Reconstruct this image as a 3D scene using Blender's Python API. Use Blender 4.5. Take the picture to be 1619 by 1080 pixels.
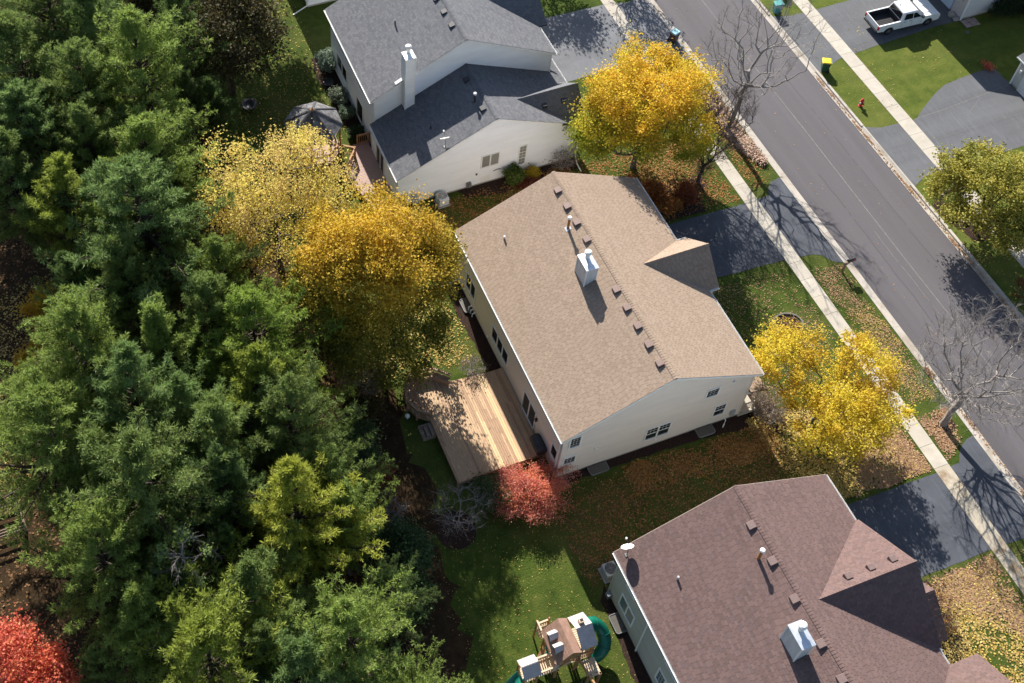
import bpy, math, random
import numpy as np
from mathutils import Vector

for _o in list(bpy.data.objects):
    bpy.data.objects.remove(_o)
S = bpy.context.scene
COL = S.collection
R = math.radians
# ------------------------------------------------------------------ camera, sky, sun, exposure
cam = bpy.data.objects.new('camera', bpy.data.cameras.new('camera'))
COL.objects.link(cam)
cam.data.sensor_width = 36.0
cam.data.lens = 1942.03 / 1619 * 36
cam.data.shift_x = (809.5 - 594.8) / 1619
cam.data.shift_y = -(540 - 261.28) / 1619
cam.location = (0, 0, 70)
cam.rotation_euler = (R(40.348), 0, R(-19.923))
cam.data.clip_end = 1000
S.camera = cam

W = bpy.data.worlds.new('World')
S.world = W
W.use_nodes = True
wn = W.node_tree.nodes
sky = wn.new('ShaderNodeTexSky')
sky.sky_type = 'NISHITA'
sky.sun_disc = False
SUN_TO = Vector((0.18, 1.45, 1.0)).normalized()          # towards the sun
sky.sun_elevation = math.asin(SUN_TO.z)
sky.sun_rotation = math.atan2(SUN_TO.x, SUN_TO.y)
wn['Background'].inputs['Strength'].default_value = 0.08
W.node_tree.links.new(sky.outputs[0], wn['Background'].inputs['Color'])

sun = bpy.data.objects.new('sun', bpy.data.lights.new('sun', 'SUN'))
COL.objects.link(sun)
sun.data.energy = 5.0
sun.data.angle = R(0.5)
sun.data.color = (1.0, 0.945, 0.86)
sun.rotation_euler = (-SUN_TO).to_track_quat('-Z', 'Y').to_euler()
sun.location = (30, 100, 90)

S.view_settings.view_transform = 'Standard'
S.view_settings.look = 'None'
S.view_settings.gamma = 1
S.view_settings.exposure = 1.06
S.view_settings.use_curve_mapping = False
S.cycles.use_denoising = True
S.cycles.max_bounces = 5
S.cycles.diffuse_bounces = 3
S.cycles.glossy_bounces = 2
S.cycles.transmission_bounces = 3
S.cycles.transparent_max_bounces = 4
S.cycles.caustics_reflective = False
S.cycles.caustics_refractive = False

rng = np.random.default_rng(7)
random.seed(7)

# ------------------------------------------------------------------ materials
MATS = {}
def _base(name):
    m = bpy.data.materials.new(name)
    m.use_nodes = True
    nt = m.node_tree
    return m, nt, nt.nodes['Principled BSDF']

def _ramp(nt, fac, cols):
    r = nt.nodes.new('ShaderNodeValToRGB')
    cr = r.color_ramp
    n = len(cols)
    while len(cr.elements) < n:
        cr.elements.new(0.5)
    for i, c in enumerate(cols):
        if len(c) == 4:
            cr.elements[i].position = c[3]
        else:
            cr.elements[i].position = i / max(1, n - 1)
        cr.elements[i].color = (c[0], c[1], c[2], 1)
    if fac is not None:
        nt.links.new(fac, r.inputs[0])
    return r.outputs[0]

def _mix(nt, a, b, fac, mode='MIX'):
    n = nt.nodes.new('ShaderNodeMix')
    n.data_type = 'RGBA'
    n.blend_type = mode
    for sock, v in ((n.inputs[0], fac), (n.inputs[6], a), (n.inputs[7], b)):
        if hasattr(v, 'is_output'):
            nt.links.new(v, sock)
        elif isinstance(v, (int, float)):
            sock.default_value = v
        else:
            sock.default_value = (v[0], v[1], v[2], 1)
    return n.outputs[2]

def _noise(nt, scale, detail=4, rough=0.6, stretch=None, world=True, dist=0):
    t = nt.nodes.new('ShaderNodeTexNoise')
    t.inputs['Scale'].default_value = scale
    t.inputs['Detail'].default_value = detail
    t.inputs['Roughness'].default_value = rough
    t.inputs['Distortion'].default_value = dist
    src = nt.nodes.new('ShaderNodeNewGeometry').outputs['Position'] if world else nt.nodes.new('ShaderNodeTexCoord').outputs['Object']
    if stretch:
        mp = nt.nodes.new('ShaderNodeMapping')
        mp.inputs['Scale'].default_value = stretch
        nt.links.new(src, mp.inputs[0])
        src = mp.outputs[0]
    nt.links.new(src, t.inputs['Vector'])
    return t.outputs[0]

def _range(nt, v, a, b, c=0, d=1):
    n = nt.nodes.new('ShaderNodeMapRange')
    nt.links.new(v, n.inputs[0])
    for i, x in enumerate((a, b, c, d)):
        n.inputs[i + 1].default_value = x
    return n.outputs[0]

def _bump(nt, bsdf, h, strength=0.3, dist=0.02):
    b = nt.nodes.new('ShaderNodeBump')
    b.inputs['Strength'].default_value = strength
    b.inputs['Distance'].default_value = dist
    nt.links.new(h, b.inputs['Height'])
    nt.links.new(b.outputs[0], bsdf.inputs['Normal'])

def plain(name, col, rough=0.6, var=0.15, scale=6, metal=0.0, spec=0.4, bump=0.1, stretch=None, fine=60):
    """a surface of one colour with mottling, grain and a little wear"""
    m, nt, b = _base(name)
    dark = tuple(c * (1 - var) for c in col)
    light = tuple(min(1, c * (1 + var)) for c in col)
    n1 = _noise(nt, scale, 5, 0.65, stretch)
    n2 = _noise(nt, fine, 2, 0.6, stretch)
    c1 = _ramp(nt, n1, [dark + (0.3,), light + (0.7,)])
    c2 = _mix(nt, c1, (0.35, 0.33, 0.3), _range(nt, n2, 0.55, 0.85, 0, var * 0.8))
    nt.links.new(c2, b.inputs['Base Color'])
    b.inputs['Roughness'].default_value = rough
    b.inputs['Metallic'].default_value = metal
    b.inputs['Specular IOR Level'].default_value = spec
    if bump:
        _bump(nt, b, n2, bump, 0.01)
    MATS[name] = m
    return m

def island(name, cols, rough=0.85, spec=0.25, grain=0.25, fine=40, blotch=None):
    """pieces that each take their own tone (shingles, boards, litter)"""
    m, nt, b = _base(name)
    g = nt.nodes.new('ShaderNodeNewGeometry')
    c = _ramp(nt, g.outputs['Random Per Island'], cols)
    n = _noise(nt, fine, 3, 0.7)
    c = _mix(nt, c, _ramp(nt, n, [(0.35, 0.35, 0.35), (1.45, 1.45, 1.45)]), grain, 'MULTIPLY')
    if blotch:
        nb = _noise(nt, 0.35, 4, 0.6)
        c = _mix(nt, c, blotch, _range(nt, nb, 0.45, 0.75, 0, 0.45))
    nt.links.new(c, b.inputs['Base Color'])
    b.inputs['Roughness'].default_value = rough
    b.inputs['Specular IOR Level'].default_value = spec
    MATS[name] = m
    return m

def leafmat(name, cols, trans=0.4, patch=None, patch_scale=0.45, low=None):
    """leaf or needle: every leaf its own tone, tinted by the object's colour"""
    m, nt, b = _base(name)
    g = nt.nodes.new('ShaderNodeNewGeometry')
    c = _ramp(nt, g.outputs['Random Per Island'], cols)
    if patch:
        n = _noise(nt, patch_scale, 3, 0.6)
        c = _mix(nt, c, patch, _range(nt, n, 0.47, 0.66, 0, 0.75))
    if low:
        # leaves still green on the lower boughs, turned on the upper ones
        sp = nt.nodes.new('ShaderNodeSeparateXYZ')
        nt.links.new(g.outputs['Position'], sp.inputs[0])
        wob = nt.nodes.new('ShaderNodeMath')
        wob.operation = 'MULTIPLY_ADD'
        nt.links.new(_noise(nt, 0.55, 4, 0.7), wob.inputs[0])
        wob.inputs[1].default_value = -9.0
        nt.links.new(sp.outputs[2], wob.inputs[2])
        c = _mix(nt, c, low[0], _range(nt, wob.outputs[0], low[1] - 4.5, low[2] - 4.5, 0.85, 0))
    oi = nt.nodes.new('ShaderNodeObjectInfo')
    c = _mix(nt, c, oi.outputs['Color'], 1.0, 'MULTIPLY')
    nt.links.new(c, b.inputs['Base Color'])
    b.inputs['Roughness'].default_value = 0.62
    b.inputs['Specular IOR Level'].default_value = 0.3
    tr = nt.nodes.new('ShaderNodeBsdfTranslucent')
    nt.links.new(c, tr.inputs[0])
    mx = nt.nodes.new('ShaderNodeMixShader')
    mx.inputs[0].default_value = trans
    nt.links.new(b.outputs[0], mx.inputs[1])
    nt.links.new(tr.outputs[0], mx.inputs[2])
    out = [n for n in nt.nodes if n.type == 'OUTPUT_MATERIAL'][0]
    nt.links.new(mx.outputs[0], out.inputs['Surface'])
    MATS[name] = m
    return m

def glassy(name, col, rough=0.08):
    m, nt, b = _base(name)
    n = _noise(nt, 0.7, 2, 0.5)
    c = _ramp(nt, n, [tuple(x * 0.6 for x in col), tuple(min(1, x * 1.6) for x in col)])
    nt.links.new(c, b.inputs['Base Color'])
    b.inputs['Roughness'].default_value = rough
    b.inputs['Specular IOR Level'].default_value = 0.6
    MATS[name] = m
    return m

def lawn_mat():
    m, nt, b = _base('lawn_grass')
    big = _noise(nt, 0.16, 4, 0.6)
    mid = _noise(nt, 1.1, 5, 0.7)
    fine = _noise(nt, 9, 4, 0.75)
    tiny = _noise(nt, 45, 2, 0.6)
    c = _ramp(nt, mid, [(0.020, 0.038, 0.007, 0.25), (0.050, 0.078, 0.012, 0.5), (0.088, 0.108, 0.022, 0.78)])
    c = _mix(nt, c, (0.110, 0.112, 0.032), _range(nt, big, 0.45, 0.68, 0, 0.65))
    c = _mix(nt, c, (0.025, 0.036, 0.008), _range(nt, fine, 0.52, 0.72, 0, 0.7))
    c = _mix(nt, c, (0.16, 0.145, 0.058), _range(nt, tiny, 0.58, 0.8, 0, 0.55))
    # mowing lines that run across the far lawn
    w = nt.nodes.new('ShaderNodeTexWave')
    w.bands_direction = 'Y'
    w.inputs['Scale'].default_value = 0.17
    w.inputs['Distortion'].default_value = 2.0
    w.inputs['Detail'].default_value = 2
    w.inputs['Detail Scale'].default_value = 0.4
    g = nt.nodes.new('ShaderNodeNewGeometry')
    nt.links.new(g.outputs['Position'], w.inputs['Vector'])
    sep = nt.nodes.new('ShaderNodeSeparateXYZ')
    nt.links.new(g.outputs['Position'], sep.inputs[0])
    far = _range(nt, sep.outputs[0], 56, 57, 0, 0.55)
    mul = nt.nodes.new('ShaderNodeMath')
    mul.operation = 'MULTIPLY'
    nt.links.new(_range(nt, w.outputs[1], 0.2, 0.8, .72, 1), mul.inputs[0])
    nt.links.new(far, mul.inputs[1])
    c = _mix(nt, c, _ramp(nt, mid, [(0.085, 0.125, 0.018, 0.3), (0.165, 0.175, 0.036, 0.7)]), mul.outputs[0])
    nt.links.new(c, b.inputs['Base Color'])
    b.inputs['Roughness'].default_value = 0.95
    b.inputs['Specular IOR Level'].default_value = 0.1
    _bump(nt, b, fine, 0.9, 0.08)
    MATS['lawn'] = m

def soil_mat(name, cols, scale=3):
    m, nt, b = _base(name)
    n = _noise(nt, scale, 6, 0.75)
    f = _noise(nt, 26, 3, 0.75)
    c = _ramp(nt, n, cols)
    c = _mix(nt, c, tuple(min(1, x * 2.4) for x in cols[-1][:3]), _range(nt, f, 0.55, 0.75, 0, 0.6))
    nt.links.new(c, b.inputs['Base Color'])
    b.inputs['Roughness'].default_value = 0.95
    b.inputs['Specular IOR Level'].default_value = 0.1
    _bump(nt, b, f, 0.9, 0.06)
    MATS[name] = m

def asphalt_mat(name, col, streak=(1, 0.06, 1), warm=(0.11, 0.09, 0.075), crack=False, seal=0.0):
    m, nt, b = _base(name)
    big = _noise(nt, 0.5, 4, 0.6, streak)
    mid = _noise(nt, 2.2, 5, 0.7)
    fine = _noise(nt, 55, 2, 0.7)
    c = _ramp(nt, big, [tuple(x * 0.8 for x in col) + (0.3,), tuple(x * 1.22 for x in col) + (0.72,)])
    c = _mix(nt, c, warm, _range(nt, mid, 0.48, 0.75, 0, 0.3))
    c = _mix(nt, c, tuple(x * 2.4 for x in col), _range(nt, fine, 0.56, 0.8, 0, 0.5))
    if seal:
        s = _noise(nt, 1.3, 3, 0.55, (2.2, 0.35, 1), dist=1.2)
        c = _mix(nt, c, tuple(x * 1.9 for x in col), _range(nt, s, 0.5, 0.75, 0, seal))
    nt.links.new(c, b.inputs['Base Color'])
    b.inputs['Roughness'].default_value = 0.8
    b.inputs['Specular IOR Level'].default_value = 0.3
    _bump(nt, b, fine, 0.35, 0.01)
    MATS[name] = m

def concrete_mat(name, col, stain=(0.20, 0.13, 0.06), amount=0.0):
    m, nt, b = _base(name)
    mid = _noise(nt, 1.4, 5, 0.65)
    fine = _noise(nt, 38, 3, 0.7)
    g = nt.nodes.new('ShaderNodeObjectInfo')
    c = _ramp(nt, mid, [tuple(x * 0.86 for x in col) + (0.3,), tuple(x * 1.08 for x in col) + (0.7,)])
    c = _mix(nt, c, tuple(x * 0.72 for x in col), _range(nt, g.outputs['Random'], 0.0, 1.0, 0, 0.32))
    c = _mix(nt, c, tuple(x * 0.55 for x in col), _range(nt, fine, 0.56, 0.78, 0, 0.5))
    if amount:
        s = _noise(nt, 0.55, 4, 0.65)
        c = _mix(nt, c, stain, _range(nt, s, 0.5, 0.62, 0, amount))
    nt.links.new(c, b.inputs['Base Color'])
    b.inputs['Roughness'].default_value = 0.85
    b.inputs['Specular IOR Level'].default_value = 0.25
    _bump(nt, b, fine, 0.25, 0.008)
    MATS[name] = m

def siding_mat(name, col, grime=(0.30, 0.29, 0.24)):
    m, nt, b = _base(name)
    big = _noise(nt, 0.8, 4, 0.6, (0.5, 0.5, 2.5))
    fine = _noise(nt, 14, 3, 0.7, (0.3, 0.3, 3))
    c = _ramp(nt, big, [tuple(x * 0.93 for x in col) + (0.3,), tuple(min(1, x * 1.03) for x in col) + (0.7,)])
    c = _mix(nt, c, grime, _range(nt, fine, 0.55, 0.8, 0, 0.22))
    nt.links.new(c, b.inputs['Base Color'])
    b.inputs['Roughness'].default_value = 0.55
    b.inputs['Specular IOR Level'].default_value = 0.35
    MATS[name] = m

lawn_mat()
soil_mat('forest_floor', [(0.016, 0.011, 0.006, 0.3), (0.045, 0.028, 0.014, 0.55), (0.085, 0.055, 0.026, 0.75)], 1.6)
soil_mat('mulch', [(0.020, 0.013, 0.011, 0.3), (0.045, 0.028, 0.022, 0.6), (0.07, 0.045, 0.034, 0.8)], 7)
asphalt_mat('road_asphalt', (0.088, 0.082, 0.089), (0.9, 0.04, 1))
asphalt_mat('drive_asphalt', (0.060, 0.066, 0.080), (0.35, 1, 1), (0.10, 0.098, 0.1), seal=0.35)
asphalt_mat('drive_asphalt_grey', (0.095, 0.098, 0.106), (0.12, 1, 1), (0.13, 0.125, 0.12), seal=0.25)
asphalt_mat('drive_asphalt_pale', (0.125, 0.13, 0.142), (0.3, 1, 1), (0.15, 0.145, 0.14), seal=0.2)
concrete_mat('sidewalk_concrete', (0.46, 0.42, 0.355), amount=0.12)
concrete_mat('sidewalk_stained', (0.42, 0.37, 0.29), (0.17, 0.10, 0.04), 0.75)
concrete_mat('curb_concrete', (0.44, 0.40, 0.35), (0.2, 0.15, 0.1), 0.45)
plain('seam_tar', (0.15, 0.145, 0.14), 0.8, 0.3, 3)
siding_mat('white_siding', (0.84, 0.865, 0.89))
siding_mat('cream_siding', (0.74, 0.675, 0.615), (0.34, 0.3, 0.25))
siding_mat('grey_siding', (0.46, 0.455, 0.41), (0.22, 0.22, 0.2))
siding_mat('pale_siding', (0.62, 0.62, 0.62))
plain('trim_white', (0.80, 0.80, 0.78), 0.5, 0.06, 3)
plain('trim_tan', (0.50, 0.43, 0.34), 0.55, 0.08, 3)
plain('foundation', (0.33, 0.31, 0.29), 0.9, 0.2, 3)
plain('galvanised', (0.62, 0.66, 0.70), 0.35, 0.15, 4, metal=0.55)
plain('chase_metal', (0.56, 0.58, 0.60), 0.5, 0.16, 1.5, stretch=(4, 4, .5))
plain('rust_pipe', (0.33, 0.14, 0.05), 0.7, 0.4, 6)
plain('dark_metal', (0.03, 0.03, 0.033), 0.5, 0.3, 8)
plain('grey_metal', (0.20, 0.205, 0.21), 0.5, 0.2, 5, metal=0.3)
plain('grey_box', (0.35, 0.37, 0.38), 0.5, 0.12, 5)
plain('black_plastic', (0.018, 0.018, 0.02), 0.45, 0.2, 8)
plain('vent_tan', (0.20, 0.135, 0.115), 0.6, 0.15, 9)
plain('vent_brown', (0.17, 0.115, 0.105), 0.6, 0.15, 9)
plain('vent_dark', (0.035, 0.035, 0.04), 0.6, 0.15, 9)
glassy('window_glass', (0.020, 0.024, 0.026))
glassy('window_painted_sky', (0.10, 0.14, 0.16), 0.25)  # bluish pane colour paints in a reflected sky
glassy('window_blind', (0.22, 0.22, 0.20), 0.3)
plain('screen_grey', (0.09, 0.10, 0.11), 0.6, 0.15, 12)
TANSH = [(0.268, 0.201, 0.150), (0.292, 0.22, 0.165), (0.31, 0.234, 0.176), (0.328, 0.25, 0.19), (0.296, 0.217, 0.167)]
island('tan_shingle', TANSH, 0.92, 0.2, 0.45, 70, (0.27, 0.208, 0.155))
BRSH = [(0.122, 0.082, 0.075), (0.138, 0.091, 0.083), (0.152, 0.099, 0.09), (0.164, 0.109, 0.10), (0.13, 0.089, 0.088)]
island('brown_shingle', BRSH, 0.92, 0.2, 0.4, 45, (0.165, 0.108, 0.096))
GRSH = [(0.108, 0.112, 0.126), (0.128, 0.132, 0.146), (0.144, 0.147, 0.159), (0.162, 0.164, 0.174), (0.118, 0.122, 0.137)]
island('grey_shingle', GRSH, 0.92, 0.22, 0.45, 70, (0.135, 0.136, 0.146))
GZSH = [(0.09, 0.09, 0.10), (0.15, 0.15, 0.155), (0.20, 0.20, 0.205)]
island('gazebo_shingle', GZSH, 0.9, 0.25, 0.4, 45)
plain('roof_felt', (0.045, 0.038, 0.035), 0.9, 0.2, 6)
plain('deck_board', (0.47, 0.315, 0.185), 0.7, 0.25, 2.5, stretch=(14, 1.2, 1), fine=9)
plain('deck_board_new', (0.58, 0.43, 0.235), 0.7, 0.15, 2.5, stretch=(14, 1.2, 1), fine=9)
plain('deck_board_dark', (0.36, 0.225, 0.135), 0.7, 0.25, 2.5, stretch=(14, 1.2, 1), fine=9)
plain('deck_red', (0.36, 0.24, 0.20), 0.7, 0.2, 2.5, stretch=(1.2, 14, 1), fine=9)
plain('cedar', (0.36, 0.19, 0.085), 0.7, 0.3, 3, fine=14)
plain('weathered_wood', (0.26, 0.19, 0.14), 0.8, 0.3, 3, fine=14)
plain('play_wood', (0.38, 0.20, 0.09), 0.65, 0.25, 3, fine=14)
plain('play_rail', (0.62, 0.48, 0.34), 0.65, 0.2, 3, fine=14)
plain('play_roof', (0.31, 0.185, 0.135), 0.7, 0.2, 2.5, fine=10)
plain('play_canopy', (0.42, 0.375, 0.37), 0.75, 0.14, 3)
plain('slide_green', (0.004, 0.13, 0.085), 0.3, 0.12, 2)
plain('bark_grey', (0.11, 0.095, 0.085), 0.9, 0.4, 5, bump=0.6, fine=25)
plain('bark_brown', (0.060, 0.042, 0.032), 0.9, 0.4, 5, bump=0.6, fine=25)
plain('twig_grey', (0.25, 0.225, 0.21), 0.85, 0.3, 4)
plain('twig_dark', (0.085, 0.062, 0.055), 0.85, 0.3, 4)
plain('twig_pale', (0.30, 0.27, 0.25), 0.85, 0.3, 4)
leafmat('needles', [(0.125, 0.183, 0.054), (0.165, 0.236, 0.068), (0.220, 0.295, 0.086), (0.178, 0.252, 0.098)], 0.46)
leafmat('gold_leaf', [(0.80, 0.58, 0.045), (0.74, 0.44, 0.04), (0.84, 0.68, 0.07), (0.64, 0.32, 0.04), (0.76, 0.63, 0.055)], 0.56, (0.72, 0.62, 0.06), 0.3, ((0.20, 0.28, 0.025), 4.8, 9.2))
leafmat('yellow_leaf', [(0.80, 0.65, 0.07), (0.85, 0.72, 0.10), (0.74, 0.54, 0.05), (0.68, 0.61, 0.07)], 0.58, (0.50, 0.27, 0.02), 0.35)
leafmat('pale_yellow_leaf', [(0.80, 0.67, 0.15), (0.85, 0.74, 0.20), (0.72, 0.57, 0.12), (0.74, 0.56, 0.18)], 0.56, (0.66, 0.46, 0.20), 0.4, ((0.50, 0.44, 0.07), 2.5, 7.5))
leafmat('maple_leaf', [(0.60, 0.36, 0.03), (0.68, 0.45, 0.04), (0.54, 0.40, 0.04), (0.48, 0.25, 0.03)], 0.45, (0.70, 0.50, 0.045), 0.28, ((0.10, 0.14, 0.020), 7.0, 12.8))  # low green is darkened too, painting in the crown's own shade
leafmat('olive_leaf', [(0.42, 0.36, 0.05), (0.32, 0.30, 0.04), (0.54, 0.46, 0.10), (0.24, 0.25, 0.04)], 0.4, (0.18, 0.21, 0.035), 0.4)
leafmat('red_leaf', [(0.72, 0.13, 0.075), (0.80, 0.24, 0.10), (0.64, 0.09, 0.09), (0.84, 0.40, 0.16)], 0.5, (0.66, 0.20, 0.14), 0.6)
leafmat('bronze_leaf', [(0.055, 0.050, 0.014), (0.080, 0.060, 0.016), (0.042, 0.044, 0.013), (0.10, 0.07, 0.022)], 0.35)
leafmat('green_leaf', [(0.035, 0.075, 0.022), (0.055, 0.10, 0.03), (0.08, 0.13, 0.045), (0.10, 0.12, 0.05)], 0.35)
leafmat('silver_leaf', [(0.20, 0.27, 0.20), (0.30, 0.37, 0.29), (0.12, 0.17, 0.10)], 0.3)
leafmat('rust_leaf', [(0.22, 0.075, 0.03), (0.30, 0.12, 0.04), (0.16, 0.06, 0.03), (0.32, 0.18, 0.06)], 0.4)
leafmat('dry_leaf', [(0.24, 0.15, 0.075), (0.33, 0.22, 0.12), (0.18, 0.10, 0.05), (0.40, 0.29, 0.17)], 0.35)
leafmat('dry_pink', [(0.32, 0.20, 0.14), (0.42, 0.27, 0.20), (0.25, 0.14, 0.10), (0.48, 0.34, 0.22)], 0.35)
LIT_ORANGE = [(0.26, 0.11, 0.025), (0.22, 0.09, 0.025), (0.34, 0.18, 0.045), (0.14, 0.065, 0.025), (0.40, 0.25, 0.09)]
LIT_YELLOW = [(0.20, 0.13, 0.04), (0.42, 0.29, 0.06), (0.48, 0.37, 0.10), (0.34, 0.20, 0.05), (0.52, 0.42, 0.16), (0.22, 0.12, 0.045)]
LIT_TAN = [(0.30, 0.165, 0.085), (0.36, 0.22, 0.12), (0.20, 0.105, 0.06), (0.42, 0.29, 0.17), (0.25, 0.125, 0.075)]
LIT_BROWN = [(0.13, 0.065, 0.03), (0.19, 0.10, 0.04), (0.09, 0.045, 0.025), (0.24, 0.15, 0.06)]
island('litter_orange', LIT_ORANGE, 0.8, 0.2, 0.2)
island('litter_yellow', LIT_YELLOW, 0.8, 0.2, 0.2)
island('litter_pink', [(0.44, 0.28, 0.22), (0.52, 0.38, 0.27), (0.34, 0.19, 0.15), (0.56, 0.46, 0.32), (0.42, 0.22, 0.18)], 0.8, 0.2, 0.2)
island('litter_tan', LIT_TAN, 0.8, 0.2, 0.2)
island('litter_brown', LIT_BROWN, 0.8, 0.2, 0.2)
island('grass_blade', [(0.035, 0.06, 0.012), (0.07, 0.10, 0.018), (0.12, 0.13, 0.03), (0.17, 0.16, 0.06)], 0.8, 0.2, 0.1)
plain('truck_paint', (0.78, 0.79, 0.80), 0.22, 0.03, 2, spec=0.6, bump=0)
plain('bed_liner', (0.022, 0.021, 0.024), 0.7, 0.25, 8)
plain('tyre', (0.015, 0.015, 0.016), 0.8, 0.2, 9)
plain('rim_metal', (0.45, 0.46, 0.48), 0.3, 0.1, 6, metal=0.7)
glassy('truck_glass', (0.012, 0.013, 0.015), 0.05)
plain('tail_red', (0.50, 0.02, 0.03), 0.25, 0.1, 9)
plain('lamp_clear', (0.75, 0.76, 0.78), 0.15, 0.05, 9)
plain('bin_green', (0.020, 0.075, 0.045), 0.5, 0.15, 6)
plain('bin_yellow', (0.75, 0.52, 0.02), 0.45, 0.1, 6)
plain('bin_teal', (0.06, 0.27, 0.27), 0.5, 0.2, 6)
plain('bin_brown', (0.09, 0.055, 0.045), 0.6, 0.2, 6)
plain('lid_teal', (0.30, 0.52, 0.56), 0.5, 0.15, 6)
plain('hydrant_red', (0.50, 0.035, 0.035), 0.4, 0.2, 9)
plain('hydrant_cap', (0.62, 0.63, 0.66), 0.45, 0.15, 9)
plain('mailbox_black', (0.022, 0.022, 0.025), 0.4, 0.2, 9)
plain('stone', (0.30, 0.27, 0.24), 0.9, 0.3, 4, bump=0.5)
plain('stone_pink', (0.36, 0.26, 0.23), 0.9, 0.2, 2.5, bump=0.4)
plain('ring_stone', (0.15, 0.135, 0.115), 0.9, 0.3, 4, bump=0.5)
plain('cover_grey', (0.15, 0.165, 0.18), 0.5, 0.2, 3)
plain('cover_black', (0.03, 0.033, 0.04), 0.6, 0.25, 3)
plain('cover_beige', (0.40, 0.33, 0.26), 0.6, 0.15, 3)
plain('well_plastic', (0.10, 0.092, 0.08), 0.35, 0.15, 3)
plain('brick_pale', (0.52, 0.45, 0.43), 0.85, 0.15, 5)
plain('door_blue', (0.50, 0.58, 0.66), 0.5, 0.06, 2)
# ------------------------------------------------------------------ helpers
def wloc(o):
    v = Vector((0, 0, 0))
    while o is not None:
        v += o.location
        o = o.parent
    return v

def thing(name, label, cat, loc=(0, 0, 0), rotz=0, group=None):
    o = bpy.data.objects.new(name, None)
    COL.objects.link(o)
    o.location = loc
    o.rotation_euler = (0, 0, rotz)
    o.empty_display_size = 0.3
    o['label'] = label
    o['category'] = cat
    if group:
        o['group'] = group
    return o

def tag(o, label=None, cat=None, group=None, kind=None):
    if label: o['label'] = label
    if cat: o['category'] = cat
    if group: o['group'] = group
    if kind: o['kind'] = kind
    return o

def link(name, me, parent=None, loc=None):
    o = bpy.data.objects.new(name, me)
    COL.objects.link(o)
    if parent is not None:
        o.parent = parent
    if loc is not None:
        o.location = loc
    return o

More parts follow.
